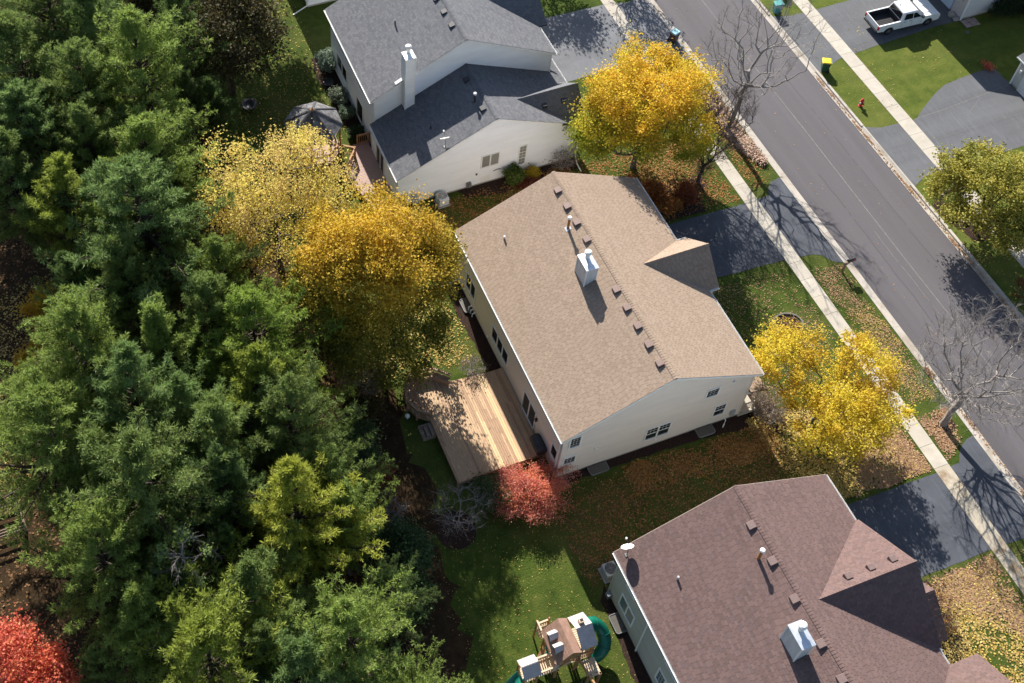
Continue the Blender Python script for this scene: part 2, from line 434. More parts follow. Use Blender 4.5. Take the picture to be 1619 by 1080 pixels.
class MB:
    """collects shapes, then links them as ONE mesh object"""
    def __init__(s):
        s.v = []
        s.f = []
    def add(s, verts, faces):
        n = len(s.v)
        s.v.extend([tuple(map(float, p)) for p in verts])
        s.f.extend([tuple(i + n for i in fc) for fc in faces])
        return s
    def box(s, x0, y0, z0, x1, y1, z1):
        return s.add([(x0, y0, z0), (x1, y0, z0), (x1, y1, z0), (x0, y1, z0), (x0, y0, z1), (x1, y0, z1), (x1, y1, z1), (x0, y1, z1)],
                     [(3, 2, 1, 0), (4, 5, 6, 7), (0, 1, 5, 4), (1, 2, 6, 5), (2, 3, 7, 6), (3, 0, 4, 7)])
    def bar(s, a, b, w, h=None, up=(0, 0, 1)):
        """a square bar from a to b, w wide and h high"""
        h = h or w
        a, b = Vector(a), Vector(b)
        d = (b - a).normalized()
        u = Vector(up)
        if abs(d.dot(u)) > 0.98:
            u = Vector((0, 1, 0))
        sd = d.cross(u).normalized()
        u = sd.cross(d)
        vs = []
        for p in (a, b):
            for i, j in ((-1, -1), (1, -1), (1, 1), (-1, 1)):
                vs.append(p + sd * (i * w / 2) + u * (j * h / 2))
        return s.add(vs, [(3, 2, 1, 0), (4, 5, 6, 7), (0, 1, 5, 4), (1, 2, 6, 5), (2, 3, 7, 6), (3, 0, 4, 7)])
    def tube(s, pts, r, n=8, cap=True):
        """round tube along a list of points, r a number or one radius per point"""
        pts = [Vector(p) for p in pts]
        if not hasattr(r, '__len__'):
            r = [r] * len(pts)
        rings = []
        for i, p in enumerate(pts):
            d = (pts[min(i + 1, len(pts) - 1)] - pts[max(i - 1, 0)]).normalized()
            u = Vector((0, 0, 1)) if abs(d.z) < 0.9 else Vector((0, 1, 0))
            a = d.cross(u).normalized()
            b = d.cross(a)
            rings.append([p + (a * math.cos(t) + b * math.sin(t)) * r[i] for t in [2 * math.pi * k / n for k in range(n)]])
        vs = [p for q in rings for p in q]
        fs = []
        for i in range(len(pts) - 1):
            for k in range(n):
                k2 = (k + 1) % n
                fs.append((i * n + k, i * n + k2, (i + 1) * n + k2, (i + 1) * n + k))
        if cap:
            fs.append(tuple(range(n)))
            fs.append(tuple(reversed(range((len(pts) - 1) * n, len(pts) * n))))
        return s.add(vs, fs)
    def lathe(s, prof, c=(0, 0, 0), n=14, axis='z'):
        """prof: (radius, height) pairs"""
        vs = []
        for r, h in prof:
            for k in range(n):
                t = 2 * math.pi * k / n
                if axis == 'z':
                    vs.append((c[0] + r * math.cos(t), c[1] + r * math.sin(t), c[2] + h))
                elif axis == 'y':
                    vs.append((c[0] + r * math.cos(t), c[1] + h, c[2] + r * math.sin(t)))
                else:
                    vs.append((c[0] + h, c[1] + r * math.cos(t), c[2] + r * math.sin(t)))
        fs = []
        for i in range(len(prof) - 1):
            for k in range(n):
                k2 = (k + 1) % n
                fs.append((i * n + k, i * n + k2, (i + 1) * n + k2, (i + 1) * n + k))
        fs.append(tuple(reversed(range(n))))
        fs.append(tuple(range((len(prof) - 1) * n, len(prof) * n)))
        return s.add(vs, fs)
    def slab(s, poly, z0, z1):
        """vertical prism over an xy outline"""
        n = len(poly)
        vs = [(p[0], p[1], z0) for p in poly] + [(p[0], p[1], z1) for p in poly]
        fs = [tuple(reversed(range(n))), tuple(range(n, 2 * n))]
        for i in range(n):
            j = (i + 1) % n
            fs.append((i, j, n + j, n + i))
        return s.add(vs, fs)
    def prism(s, poly, dvec):
        """a 3-D outline swept along a vector"""
        n = len(poly)
        d = Vector(dvec)
        vs = [Vector(p) for p in poly] + [Vector(p) + d for p in poly]
        fs = [tuple(reversed(range(n))), tuple(range(n, 2 * n))]
        for i in range(n):
            j = (i + 1) % n
            fs.append((i, j, n + j, n + i))
        return s.add(vs, fs)
    def build(s, name, mat, parent=None, local=False, bevel=0, smooth=False):
        me = bpy.data.meshes.new(name)
        off = Vector((0, 0, 0)) if (local or parent is None) else wloc(parent)
        me.from_pydata([(v[0] - off.x, v[1] - off.y, v[2] - off.z) for v in s.v], [], s.f)
        me.materials.append(MATS[mat])
        if smooth:
            me.polygons.foreach_set('use_smooth', [True] * len(me.polygons))
        o = link(name, me, parent)
        if bevel:
            md = o.modifiers.new('bevel', 'BEVEL')
            md.width = bevel
            md.segments = 2
            md.limit_method = 'ANGLE'
        return o

def quads(name, P, mat, parent=None, loc=None):
    """P: (n,4,3) array of quads, each its own island"""
    n = len(P)
    me = bpy.data.meshes.new(name)
    me.vertices.add(n * 4)
    me.vertices.foreach_set('co', np.ascontiguousarray(P, dtype=np.float32).ravel())
    me.loops.add(n * 4)
    me.loops.foreach_set('vertex_index', np.arange(n * 4, dtype=np.int32))
    me.polygons.add(n)
    me.polygons.foreach_set('loop_start', np.arange(0, n * 4, 4, dtype=np.int32))
    me.update(calc_edges=True)
    me.materials.append(MATS[mat])
    return link(name, me, parent, loc)

def tris_mesh(name, P, mat):
    n = len(P)
    me = bpy.data.meshes.new(name)
    me.vertices.add(n * 3)
    me.vertices.foreach_set('co', np.ascontiguousarray(P, dtype=np.float32).ravel())
    me.loops.add(n * 3)
    me.loops.foreach_set('vertex_index', np.arange(n * 3, dtype=np.int32))
    me.polygons.add(n)
    me.polygons.foreach_set('loop_start', np.arange(0, n * 3, 3, dtype=np.int32))
    me.update(calc_edges=True)
    me.materials.append(MATS[mat])
    return me

def sheet(name, poly, z, mat, parent=None, **kw):
    m = MB()
    m.add([(p[0], p[1], z) for p in poly], [tuple(range(len(poly)))])
    o = m.build(name, mat, parent)
    return tag(o, **kw)

def rough_poly(poly, step=0.8, amp=0.25, seed=0):
    """an outline with an uneven edge"""
    r = random.Random(seed)
    out = []
    n = len(poly)
    for i in range(n):
        a, b = Vector(poly[i][:2]), Vector(poly[(i + 1) % n][:2])
        k = max(1, int((b - a).length / step))
        for j in range(k):
            p = a.lerp(b, j / k)
            out.append((p.x + r.uniform(-amp, amp), p.y + r.uniform(-amp, amp)))
    return out

# ------------------------------------------------------------------ building helpers
def span(poly, v):
    """u-range of a convex (u,v) outline at height v"""
    us = []
    n = len(poly)
    for i in range(n):
        (u0, v0), (u1, v1) = poly[i], poly[(i + 1) % n]
        if abs(v1 - v0) < 1e-9:
            if abs(v - v0) < 1e-6:
                us += [u0, u1]
            continue
        t = (v - v0) / (v1 - v0)
        if -1e-6 <= t <= 1 + 1e-6:
            us.append(u0 + (u1 - u0) * t)
    return (min(us), max(us)) if us else None

def shingles(poly, mat, parent, course=0.15, width=0.31, seed=1):
    """laid tab by tab on a sloping convex outline: every tab a wedge with its own butt edge"""
    r = random.Random(seed)
    P = [Vector(p) for p in poly]
    n = (P[1] - P[0]).cross(P[2] - P[0]).normalized()
    if n.z < 0:
        n = -n
    u = Vector((0, 0, 1)).cross(n).normalized()
    v = n.cross(u)
    o = P[0]
    uv = [((p - o).dot(u), (p - o).dot(v)) for p in P]
    v0, v1 = min(q[1] for q in uv), max(q[1] for q in uv)
    uv_u = [q[0] for q in uv]
    m = MB()
    k = 0
    vv = v0
    while vv < v1 - 0.03:
        ve = min(vv + course, v1)
        lo, hi = span(uv, vv + 1e-4), span(uv, ve - 1e-4)
        if lo and hi:
            a0, b0, a1, b1 = lo[0], lo[1], hi[0], hi[1]
            x = min(uv_u) - width * (0.5 * (k % 2)) - r.uniform(0, 0.06)
            while x < max(b0, b1):
                w = width * r.uniform(0.88, 1.12)
                l0, r0_, l1, r1_ = max(x, a0), min(x + w - 0.013, b0), max(x, a1), min(x + w - 0.013, b1)
                if r0_ - l0 > 0.015 or r1_ - l1 > 0.015:
                    l0, r0_ = min(l0, b0), max(r0_, a0)
                    l1, r1_ = min(l1, b1), max(r1_, a1)
                    t = r.choice((0.014, 0.017, 0.021))
                    dz = r.uniform(-0.006, 0.006)
                    def pt(uu, vq, hq):
                        return o + u * uu + v * vq + n * hq
                    m.add([pt(l0, vv + dz, t), pt(r0_, vv + dz, t), pt(r1_, ve + 0.012, 0.006), pt(l1, ve + 0.012, 0.006),
                           pt(l0, vv + dz, -0.004), pt(r0_, vv + dz, -0.004)],
                          [(0, 1, 2, 3), (4, 5, 1, 0)])
                x += w
        vv += course
        k += 1
    s = m.build('shingles', mat, parent)
    s['kind'] = 'stuff'
    return s

def ridge_caps(a, b, drop1, drop2, mat, parent, seed=3):
    """overlapping cap shingles along a ridge; drop1/2: downhill unit vectors of the two slopes"""
    r = random.Random(seed)
    a, b = Vector(a), Vector(b)
    d = (b - a)
    L = d.length
    d.normalize()
    m = MB()
    x = 0
    up = Vector((0, 0, 1))
    while x < L:
        e = min(x + 0.17, L)
        p, q = a + d * x, a + d * (e + 0.03)
        h0, h1 = 0.05, 0.03
        w = 0.15
        d1, d2 = Vector(drop1).normalized() * w, Vector(drop2).normalized() * w
        m.add([p + up * h0, q + up * h1, q + d1 + up * h1, p + d1 + up * h0, q + d2 + up * h1, p + d2 + up * h0],
              [(0, 1, 2, 3), (1, 0, 5, 4)])
        x += 0.17
    s = m.build('ridge_cap', mat, parent)
    return s

def roof(poly, mat, parent, thick=0.16, seed=1):
    """a sloping deck with shingles on it"""
    P = [Vector(p) for p in poly]
    n = (P[1] - P[0]).cross(P[2] - P[0]).normalized()
    if n.z < 0:
        P.reverse()
    m = MB()
    m.prism([p - Vector((0, 0, thick)) for p in P], (0, 0, thick - 0.004))
    rf = m.build('roof', 'roof_felt', parent)
    shingles(poly, mat, rf, seed=seed)
    return rf

def siding(name, p0, p1, outline, mat, parent, course=0.15, proud=0.016):
    """lapped boards over a wall: outline in (s,z) along p0->p1, outward normal to the right of p0->p1"""
    a, b = Vector((p0[0], p0[1], 0)), Vector((p1[0], p1[1], 0))
    d = (b - a).normalized()
    n = Vector((d.y, -d.x, 0))
    m = MB()
    z0, z1 = min(q[1] for q in outline), max(q[1] for q in outline)
    z = z0
    while z < z1 - 0.01:
        ze = min(z + course, z1)
        lo, hi = span(outline, z + 1e-4), span(outline, ze - 1e-4)
        if lo and hi:
            up = Vector((0, 0, 1))
            A, B = a + d * lo[0] + up * z, a + d * lo[1] + up * z
            Cc, D = a + d * hi[1] + up * ze, a + d * hi[0] + up * ze
            m.add([A + n * proud, B + n * proud, Cc, D, A, B], [(0, 1, 2, 3), (4, 5, 1, 0)])
        z = ze
    return m.build(name, mat, parent)

def wall_frame(p0, p1):
    a = Vector((p0[0], p0[1], 0))
    d = (Vector((p1[0], p1[1], 0)) - a).normalized()
    return a, d, Vector((d.y, -d.x, 0)), Vector((0, 0, 1))

def window(p0, p1, s0, z0, s1, z1, parent, cols=1, rows=2, grid=None, frame=0.09, glass='window_glass', trim='trim_white', name='window', upper_only=True):
    """frame standing proud of the wall, sash rails, panes set back, and glazing bars"""
    a, d, n, up = wall_frame(p0, p1)
    def pt(s, z, o):
        return a + d * s + up * z + n * o
    def bx(m, sa, za, sb, zb, oa, ob):
        vs = [pt(sa, za, oa), pt(sb, za, oa), pt(sb, zb, oa), pt(sa, zb, oa), pt(sa, za, ob), pt(sb, za, ob), pt(sb, zb, ob), pt(sa, zb, ob)]
        m.add(vs, [(3, 2, 1, 0), (4, 5, 6, 7), (0, 1, 5, 4), (1, 2, 6, 5), (2, 3, 7, 6), (3, 0, 4, 7)])
    m = MB()
    f = frame
    bx(m, s0 - f, z0 - f, s0, z1 + f, 0.0, 0.065)
    bx(m, s1, z0 - f, s1 + f, z1 + f, 0.0, 0.065)
    bx(m, s0, z0 - f, s1, z0, 0.0, 0.075)
    bx(m, s0, z1, s1, z1 + f, 0.0, 0.065)
    w = (s1 - s0) / cols
    for i in range(1, cols):
        bx(m, s0 + w * i - f * 0.55, z0, s0 + w * i + f * 0.55, z1, 0.0, 0.06)
    wf = m.build(name, trim, parent)
    for i in range(cols):
        ca, cb = s0 + w * i + (f * 0.55 if i else 0), s0 + w * (i + 1) - (f * 0.55 if i < cols - 1 else 0)
        h = (z1 - z0) / rows
        for j in range(rows):
            za, zb = z0 + h * j, z0 + h * (j + 1)
            if j:
                rm = MB()
                bx(rm, ca, za - 0.025, cb, za + 0.025, 0.018, 0.05)
                rm.build('sash_rail', trim, wf)
                za += 0.025
            if j < rows - 1:
                zb -= 0.025
            g = MB()
            bx(g, ca, za, cb, zb, 0.012, 0.024 + 0.004 * j)
            g.build('pane', glass, wf)
            if grid and (j == rows - 1 or not upper_only):
                gm = MB()
                gx, gz = grid
                for k in range(1, gx):
                    s = ca + (cb - ca) * k / gx
                    bx(gm, s - 0.007, za, s + 0.007, zb, 0.03, 0.037)
                for k in range(1, gz):
                    z = za + (zb - za) * k / gz
                    bx(gm, ca, z - 0.007, cb, z + 0.007, 0.0305, 0.0385)
                gm.build('glazing_bars', trim, wf)
    return wf

def roof_vent(p, slope, mat, parent):
    """low box vent: flange, sloping hood"""
    x, y, z = p
    m = MB()
    dz = slope * 0.24
    s = 0.24
    # flange follows the slope (rises with +x when slope > 0)
    m.add([(x - s, y - s, z - dz + .025), (x + s, y - s, z + dz + .025), (x + s, y + s, z + dz + .025), (x - s, y + s, z - dz + .025)], [(0, 1, 2, 3)])
    w = 0.19
    dw = slope * w
    vs = [(x - w, y - w, z - dw), (x + w, y - w, z + dw), (x + w, y + w, z + dw), (x - w, y + w, z - dw)]
    k = 0.17
    vs += [(x - w - .02, y - w - .02, z - dw * .55 + k), (x + w + .01, y - w - .02, z + dw * .55 + k), (x + w + .01, y + w + .02, z + dw * .55 + k), (x - w - .02, y + w + .02, z - dw * .55 + k)]
    m.add(vs, [(4, 5, 6, 7), (0, 1, 5, 4), (1, 2, 6, 5), (2, 3, 7, 6), (3, 0, 4, 7)])
    return m.build('roof_vent', mat, parent, bevel=0.015)

def pipe_vent(p, h, r, mat, parent, cap=None, flash=True, slope=0.45):
    x, y, z = p
    m = MB()
    m.tube([(x, y, z - 0.1), (x, y, z + h)], r, 12)
    o = m.build('flue_pipe' if cap else 'plumbing_vent', mat, parent)
    if cap:
        c = MB()
        c.lathe([(r * 1.05, 0), (r * 1.7, 0.02), (r * 1.7, 0.09), (r * 1.2, 0.15), (0.02, 0.16)], (x, y, z + h), 14)
        c.build('cap', cap, o)
    if flash and cap:
        f = MB()
        s = r * 2.0
        f.add([(x - s, y - s, z - slope * s + .03), (x + s, y - s, z + slope * s + .03), (x + s, y + s, z + slope * s + .03), (x - s, y + s, z - slope * s + .03)], [(0, 1, 2, 3)])
        f.build('flashing', 'vent_dark' if mat == 'dark_metal' else 'galvanised', o)
    return o

def gutter(a, b, parent, out, mat='trim_white', w=0.12):
    """open channel along an eave; out: outward unit vector"""
    a, b, o = Vector(a), Vector(b), Vector(out)
    up = Vector((0, 0, 1))
    m = MB()
    prof = [(0, 0), (0, -w), (w * 0.8, -w), (w, 0.0), (w - .012, 0.0), (w * 0.8 - .012, -w + .012), (.012, -w + .012), (.012, 0)]
    m.prism([a + o * p + up * q for p, q in prof], b - a)
    return m.build('gutter', mat, parent)

def downspout(x, y, z0, z1, parent, kick=None):
    m = MB()
    m.box(x - .04, y - .035, z0, x + .04, y + .035, z1)
    if kick:
        m.bar((x, y, z0 + .06), (x + kick[0], y + kick[1], 0.06), 0.075, 0.065)
    return m.build('downspout', 'trim_white', parent)
# ------------------------------------------------------------------ foliage
def unit(v):
    return v / np.maximum(1e-9, np.linalg.norm(v, axis=-1, keepdims=True))

def leaf_quads(centers, size, rg, updir=0.35, outward=None):
    """one small folded-diamond leaf per centre, facing roughly up and outward"""
    n = len(centers)
    nrm = rg.normal(size=(n, 3))
    nrm[:, 2] = np.abs(nrm[:, 2]) + updir
    if outward is not None:
        nrm += outward * 0.8
    nrm = unit(nrm)
    t = unit(np.cross(nrm, rg.normal(size=(n, 3))))
    b = np.cross(nrm, t)
    s = (size * rg.uniform(0.65, 1.35, n))[:, None]
    c = centers
    fold = nrm * s * 0.18
    return np.stack([c - t * s * 0.62, c - b * s * 0.42 + fold, c + t * s * 0.62, c + b * s * 0.42 + fold], axis=1)

def skeleton(tips, trunk_top, r0, rg, rmin=0.012, pull=0.35, lean=(0, 0), wig=0.08, start=0.35, sag=0.05, jit=0.04):
    """trunk and limbs reaching for every tip; returns (a, b, ra, rb) per segment"""
    n_t = max(4, int(trunk_top / 0.6))
    nodes = []
    par = []
    for i in range(n_t + 1):
        t = i / n_t
        nodes.append([lean[0] * t ** 1.3 + rg.normal() * wig * min(1, t * 2) * 0.6, lean[1] * t ** 1.3 + rg.normal() * wig * min(1, t * 2) * 0.6, trunk_top * t])
        par.append(i - 1)
    cost = [0.0]
    for i in range(1, n_t + 1):
        cost.append(cost[-1] + trunk_top / n_t * 0.3)
    first = int(n_t * start)
    nodes = np.array(nodes + [[0, 0, 0]] * (len(tips) * 3 + 4), float)
    cst = np.array(cost + [0.0] * (len(tips) * 3 + 4))
    ok = np.zeros(len(nodes), bool)
    ok[first:n_t + 1] = True
    cnt = n_t + 1
    ctr = nodes[int(n_t * 0.7)]
    order = np.argsort(np.linalg.norm(tips - ctr, axis=1))
    for k in order:
        p = tips[k]
        idx = np.nonzero(ok[:cnt])[0]
        q = nodes[idx]
        dv = p - q
        dist = np.linalg.norm(dv, axis=1)
        pen = np.maximum(0, -dv[:, 2]) * 0.9      # do not grow downwards
        j = idx[np.argmin(dist + pull * cst[idx] + pen)]
        a = nodes[j].copy()
        L = np.linalg.norm(p - a)
        steps = 1 if L < 0.5 else (2 if L < 1.6 else 3)
        prev = j
        for s in range(1, steps + 1):
            t = s / steps
            pos = a + (p - a) * t
            if s < steps:
                pos = pos + rg.normal(size=3) * jit * L
                pos[2] -= sag * L * math.sin(math.pi * t) * (1 if L > 1 else 0)
            nodes[cnt] = pos
            par.append(prev)
            cst[cnt] = cst[prev] + np.linalg.norm(pos - nodes[prev])
            ok[cnt] = True
            prev = cnt
            cnt += 1
    nodes = nodes[:cnt]
    par = np.array(par)
    w = np.ones(cnt)
    for i in range(cnt - 1, 0, -1):
        w[par[i]] += w[i]
    rad = np.maximum(rmin, r0 * (w / w[0]) ** 0.48)
    rad[0] = r0 * 1.35
    i = np.arange(1, cnt)
    return nodes[par[i]], nodes[i], np.minimum(rad[par[i]], rad[i] * 1.6 + 0.004), rad[i]

def tubes_mesh(name, segs, mat, sides=5):
    a, b, ra, rb = segs
    n = len(a)
    d = unit(b - a)
    u = np.where(np.abs(d[:, 2:3]) < 0.9, np.array([[0, 0, 1.0]]), np.array([[0, 1.0, 0]]))
    x = unit(np.cross(d, u))
    y = np.cross(d, x)
    ang = np.arange(sides) * 2 * np.pi / sides
    ca, sa = np.cos(ang)[None, :, None], np.sin(ang)[None, :, None]
    ring = x[:, None] * ca + y[:, None] * sa
    A = a[:, None] + ring * ra[:, None, None]
    B = b[:, None] + ring * rb[:, None, None]
    V = np.concatenate([A, B], axis=1).reshape(-1, 3)
    base = (np.arange(n) * 2 * sides)[:, None, None]
    k = np.arange(sides)
    k2 = (k + 1) % sides
    F = np.stack([k, k2, k2 + sides, k + sides], axis=1)[None] + base
    F = F.reshape(-1, 4)
    me = bpy.data.meshes.new(name)
    me.vertices.add(len(V))
    me.vertices.foreach_set('co', V.astype(np.float32).ravel())
    me.loops.add(F.size)
    me.loops.foreach_set('vertex_index', F.astype(np.int32).ravel())
    me.polygons.add(len(F))
    me.polygons.foreach_set('loop_start', np.arange(0, F.size, 4, dtype=np.int32))
    me.polygons.foreach_set('use_smooth', np.ones(len(F), bool))
    me.update(calc_edges=True)
    me.materials.append(MATS[mat])
    return me

def crown_points(n, lobes, rg, shell=0.55):
    """random points in a cloud of ellipsoid lobes (cx,cy,cz,rx,ry,rz), denser towards the outside"""
    L = np.array(lobes, float)
    wt = (L[:, 3] * L[:, 4] * L[:, 5]) ** 0.7
    k = rg.choice(len(L), n, p=wt / wt.sum())
    d = unit(rg.normal(size=(n, 3)))
    r = rg.uniform(shell ** 3, 1, n) ** (1 / 3)
    return L[k, :3] + d * r[:, None] * L[k, 3:], d

def auto_lobes(rx, ry, rz, cz, n, rg, frac=0.42, core=0.78, low=-0.5):
    out = [(0, 0, cz, rx * core, ry * core, rz * core)]
    for i in range(n):
        d = unit(rg.normal(size=3))
        while d[2] < low:
            d = unit(rg.normal(size=3))
        f = frac * rg.uniform(0.7, 1.3)
        out.append((d[0] * rx * (1 - f * .55), d[1] * ry * (1 - f * .55), cz + d[2] * rz * (1 - f * .55), rx * f, ry * f, rz * f * 0.85))
    return out

def broadleaf(name, label, loc, lobes, leaf, bark, clumps=260, per=70, size=0.17, spread=0.33, trunk_top=4.0, r0=0.16, seed=1,
              shell=0.55, group=None, cat='tree', tint=(1, 1, 1), bare=0, bare_mat=None, lean=(0, 0), start=0.35, cut=None, pull=0.35):
    rg = np.random.default_rng(seed)
    root = thing(name, label, cat, loc, 0, group)
    tips, outd = crown_points(clumps, lobes, rg, shell)
    keep = tips[:, 2] > 0.15
    if cut is not None:
        keep &= cut(tips)
    tips, outd = tips[keep], outd[keep]
    extra = tips
    if bare:
        e, _ = crown_points(bare, [(l[0], l[1], l[2], l[3] * 1.06, l[4] * 1.06, l[5] * 1.06) for l in lobes], rg, 0.3)
        extra = np.concatenate([tips, e[e[:, 2] > 0.3]])
    segs = skeleton(extra, trunk_top, r0, rg, lean=lean, start=start, rmin=0.010, pull=pull)
    tm = tubes_mesh('trunk', segs, bark)
    link('trunk', tm, root)
    n = len(tips) * per
    idx = np.repeat(np.arange(len(tips)), per)
    c = tips[idx] + rg.normal(size=(n, 3)) * spread * np.array([1, 1, 0.75]) * rg.uniform(0.6, 1.4, (len(tips), 1))[idx]
    c = c[c[:, 2] > 0.05]
    q = leaf_quads(c, size, rg)
    cr = quads('crown', q, leaf, root)
    cr.color = (*tint, 1)
    return root

def bare_tree(name, label, loc, tips, bark, trunk_top, r0, seed, group=None, cat='tree', lean=(0, 0), start=0.3, rmin=0.011, pull=0.3, twigs=5, twig_len=0.5, leaves=None, sag=0.05, jit=0.04):
    """leafless tree: limbs to every tip, then fine twigs past the tips"""
    rg = np.random.default_rng(seed)
    root = thing(name, label, cat, loc, 0, group)
    a, b, ra, rb = skeleton(tips, trunk_top, r0, rg, lean=lean, start=start, rmin=rmin, pull=pull, sag=sag, jit=jit)
    big = rb > rmin * 1.9
    link('trunk', tubes_mesh('trunk', (a[big], b[big], ra[big], rb[big]), bark, 7), root)
    sm = ~big
    d = unit(b - a)
    k = np.repeat(np.nonzero(sm)[0], twigs)
    t = rg.uniform(0.3, 1.0, len(k))[:, None]
    p = a[k] + (b[k] - a[k]) * t
    dv = unit(d[k] * 0.9 + rg.normal(size=(len(k), 3)) * 0.5 + np.array([0, 0, 0.15]))
    ln = (twig_len * rg.uniform(0.4, 1.3, len(k)))[:, None]
    mid = p + dv * ln * 0.5 + rg.normal(size=p.shape) * 0.03
    end = mid + unit(dv + rg.normal(size=p.shape) * 0.3) * ln * 0.5
    rt = np.full(len(k), rmin * 0.75)
    A = np.concatenate([a[sm], p, mid])
    B = np.concatenate([b[sm], mid, end])
    RA = np.concatenate([ra[sm], rt, rt * 0.8])
    RB = np.concatenate([rb[sm], rt * 0.8, rt * 0.45])
    tag(link('branches', tubes_mesh('branches', (A, B, RA, RB), bark, 3), root), kind='stuff')
    if leaves:
        mat, n, size = leaves
        pick = rg.choice(len(end), n)
        c = end[pick] + rg.normal(size=(n, 3)) * 0.08
        quads('crown', leaf_quads(c, size, rg), mat, root)
    return root

def pine_meshes(h, R, seed, up=0.28, needle=0.28, nw=0.046, gaps=0.1, per=10, step=0.56, plume=1.0):
    """whorled limbs, each a plume of side twigs that end in tufts of needles"""
    rg = np.random.default_rng(seed)
    segs_a, segs_b, ra, rb = [], [], [], []
    nt = 10
    bend = rg.normal(size=2) * 0.3
    def axis(z):
        t = z / h
        return np.array([bend[0] * t * t, bend[1] * t * t, z])
    for i in range(nt):
        z0, z1 = h * i / nt, h * (i + 1) / nt
        segs_a.append(axis(z0)); segs_b.append(axis(z1))
        ra.append(0.20 * (1 - z0 / h) + 0.02); rb.append(0.20 * (1 - z1 / h) + 0.02)
    tuft_p, tuft_d, tuft_s = [], [], []
    z = h * 0.25
    asym = rg.uniform(0, 2 * np.pi)
    while z < h - 0.2:
        t = (z - h * 0.25) / (h * 0.75)
        prof = (1 - t) ** 0.9 * (0.66 + 0.34 * min(1, t / 0.18))
        nb = 6 if t < 0.6 else 5
        ph = rg.uniform(0, 2 * np.pi)
        for k in range(nb):
            if rg.uniform() < gaps:
                continue
            az = ph + 2 * np.pi * k / nb + rg.normal() * 0.3
            L = 1.12 * R * prof * rg.uniform(0.5, 1.25) * (1 + 0.18 * math.cos(az - asym)) + 0.3
            el = up + 0.75 * t ** 1.6 + rg.normal() * 0.12
            d = np.array([math.cos(az) * math.cos(el), math.sin(az) * math.cos(el), math.sin(el)])
            side = np.array([-math.sin(az), math.cos(az), 0])
            base = axis(z + rg.normal() * 0.1)
            ns = max(2, int(L / 0.55))
            pts = [base]
            for s in range(1, ns + 1):
                q = s / ns
                pts.append(base + d * L * q + np.array([0, 0, 1]) * (0.22 * L * q * q) + rg.normal(size=3) * 0.05 * L / ns)
            r_b = 0.018 + 0.016 * L
            for s in range(ns):
                segs_a.append(pts[s]); segs_b.append(pts[s + 1])
                ra.append(r_b * (1 - s / ns) + 0.008); rb.append(r_b * (1 - (s + 1) / ns) + 0.008)
            P = np.array(pts)
            n_tw = int((L * 0.8) / 0.16) + 3
            for j in range(n_tw):
                q = 0.25 + 0.75 * (j + rg.uniform()) / n_tw
                f = q * ns
                i0 = min(ns - 1, int(f))
                p = P[i0] + (P[i0 + 1] - P[i0]) * (f - i0)
                tw = plume * (0.34 + 0.16 * L) * (1.15 - q * 0.72) * rg.uniform(0.55, 1.25)
                sg = 1 if j % 2 else -1
                td = unit(d * 0.95 + side * sg * rg.uniform(0.3, 0.95) + np.array([0, 0, rg.uniform(0.0, 0.65)]))
                e = p + td * tw
                segs_a.append(p); segs_b.append(e); ra.append(0.012); rb.append(0.006)
                nn = max(2, int(tw / 0.17))
                for m in range(nn):
                    w = (m + 1) / nn
                    if w < 0.3:
                        continue
                    tuft_p.append(p + (e - p) * w + rg.normal(size=3) * 0.05)
                    tuft_d.append(unit(td + np.array([0, 0, 0.35])))
                    tuft_s.append(rg.uniform(0.75, 1.2))
            tuft_p.append(P[-1]); tuft_d.append(unit(P[-1] - P[-2])); tuft_s.append(1.25)
        z += step * rg.uniform(0.75, 1.25) * (1 - 0.4 * t)
    for q in range(5):
        tuft_p.append(axis(h - q * 0.12)); tuft_d.append(np.array([0, 0, 1.0])); tuft_s.append(1.0)
    tp, td, ts = np.array(tuft_p), np.array(tuft_d), np.array(tuft_s)
    N = len(tp)
    idx = np.repeat(np.arange(N), per)
    nd = unit(td[idx] * 0.7 + rg.normal(size=(N * per, 3)) * 0.62)
    ln = needle * ts[idx] * rg.uniform(0.75, 1.2, N * per)
    sd = unit(np.cross(nd, rg.normal(size=(N * per, 3)))) * (nw * 0.5)
    o = tp[idx]
    tip = o + nd * ln[:, None]
    midp = o + nd * ln[:, None] * 0.55
    Q = np.stack([o, midp - sd, tip, midp + sd], axis=1)
    trunk = tubes_mesh('trunk', (np.array(segs_a), np.array(segs_b), np.array(ra), np.array(rb)), 'bark_brown', 4)
    me = bpy.data.meshes.new('crown')
    n = len(Q)
    me.vertices.add(n * 4)
    me.vertices.foreach_set('co', Q.astype(np.float32).ravel())
    me.loops.add(n * 4)
    me.loops.foreach_set('vertex_index', np.arange(n * 4, dtype=np.int32))
    me.polygons.add(n)
    me.polygons.foreach_set('loop_start', np.arange(0, n * 4, 4, dtype=np.int32))
    me.update(calc_edges=True)
    me.materials.append(MATS['needles'])
    print('pine', n)
    return trunk, me

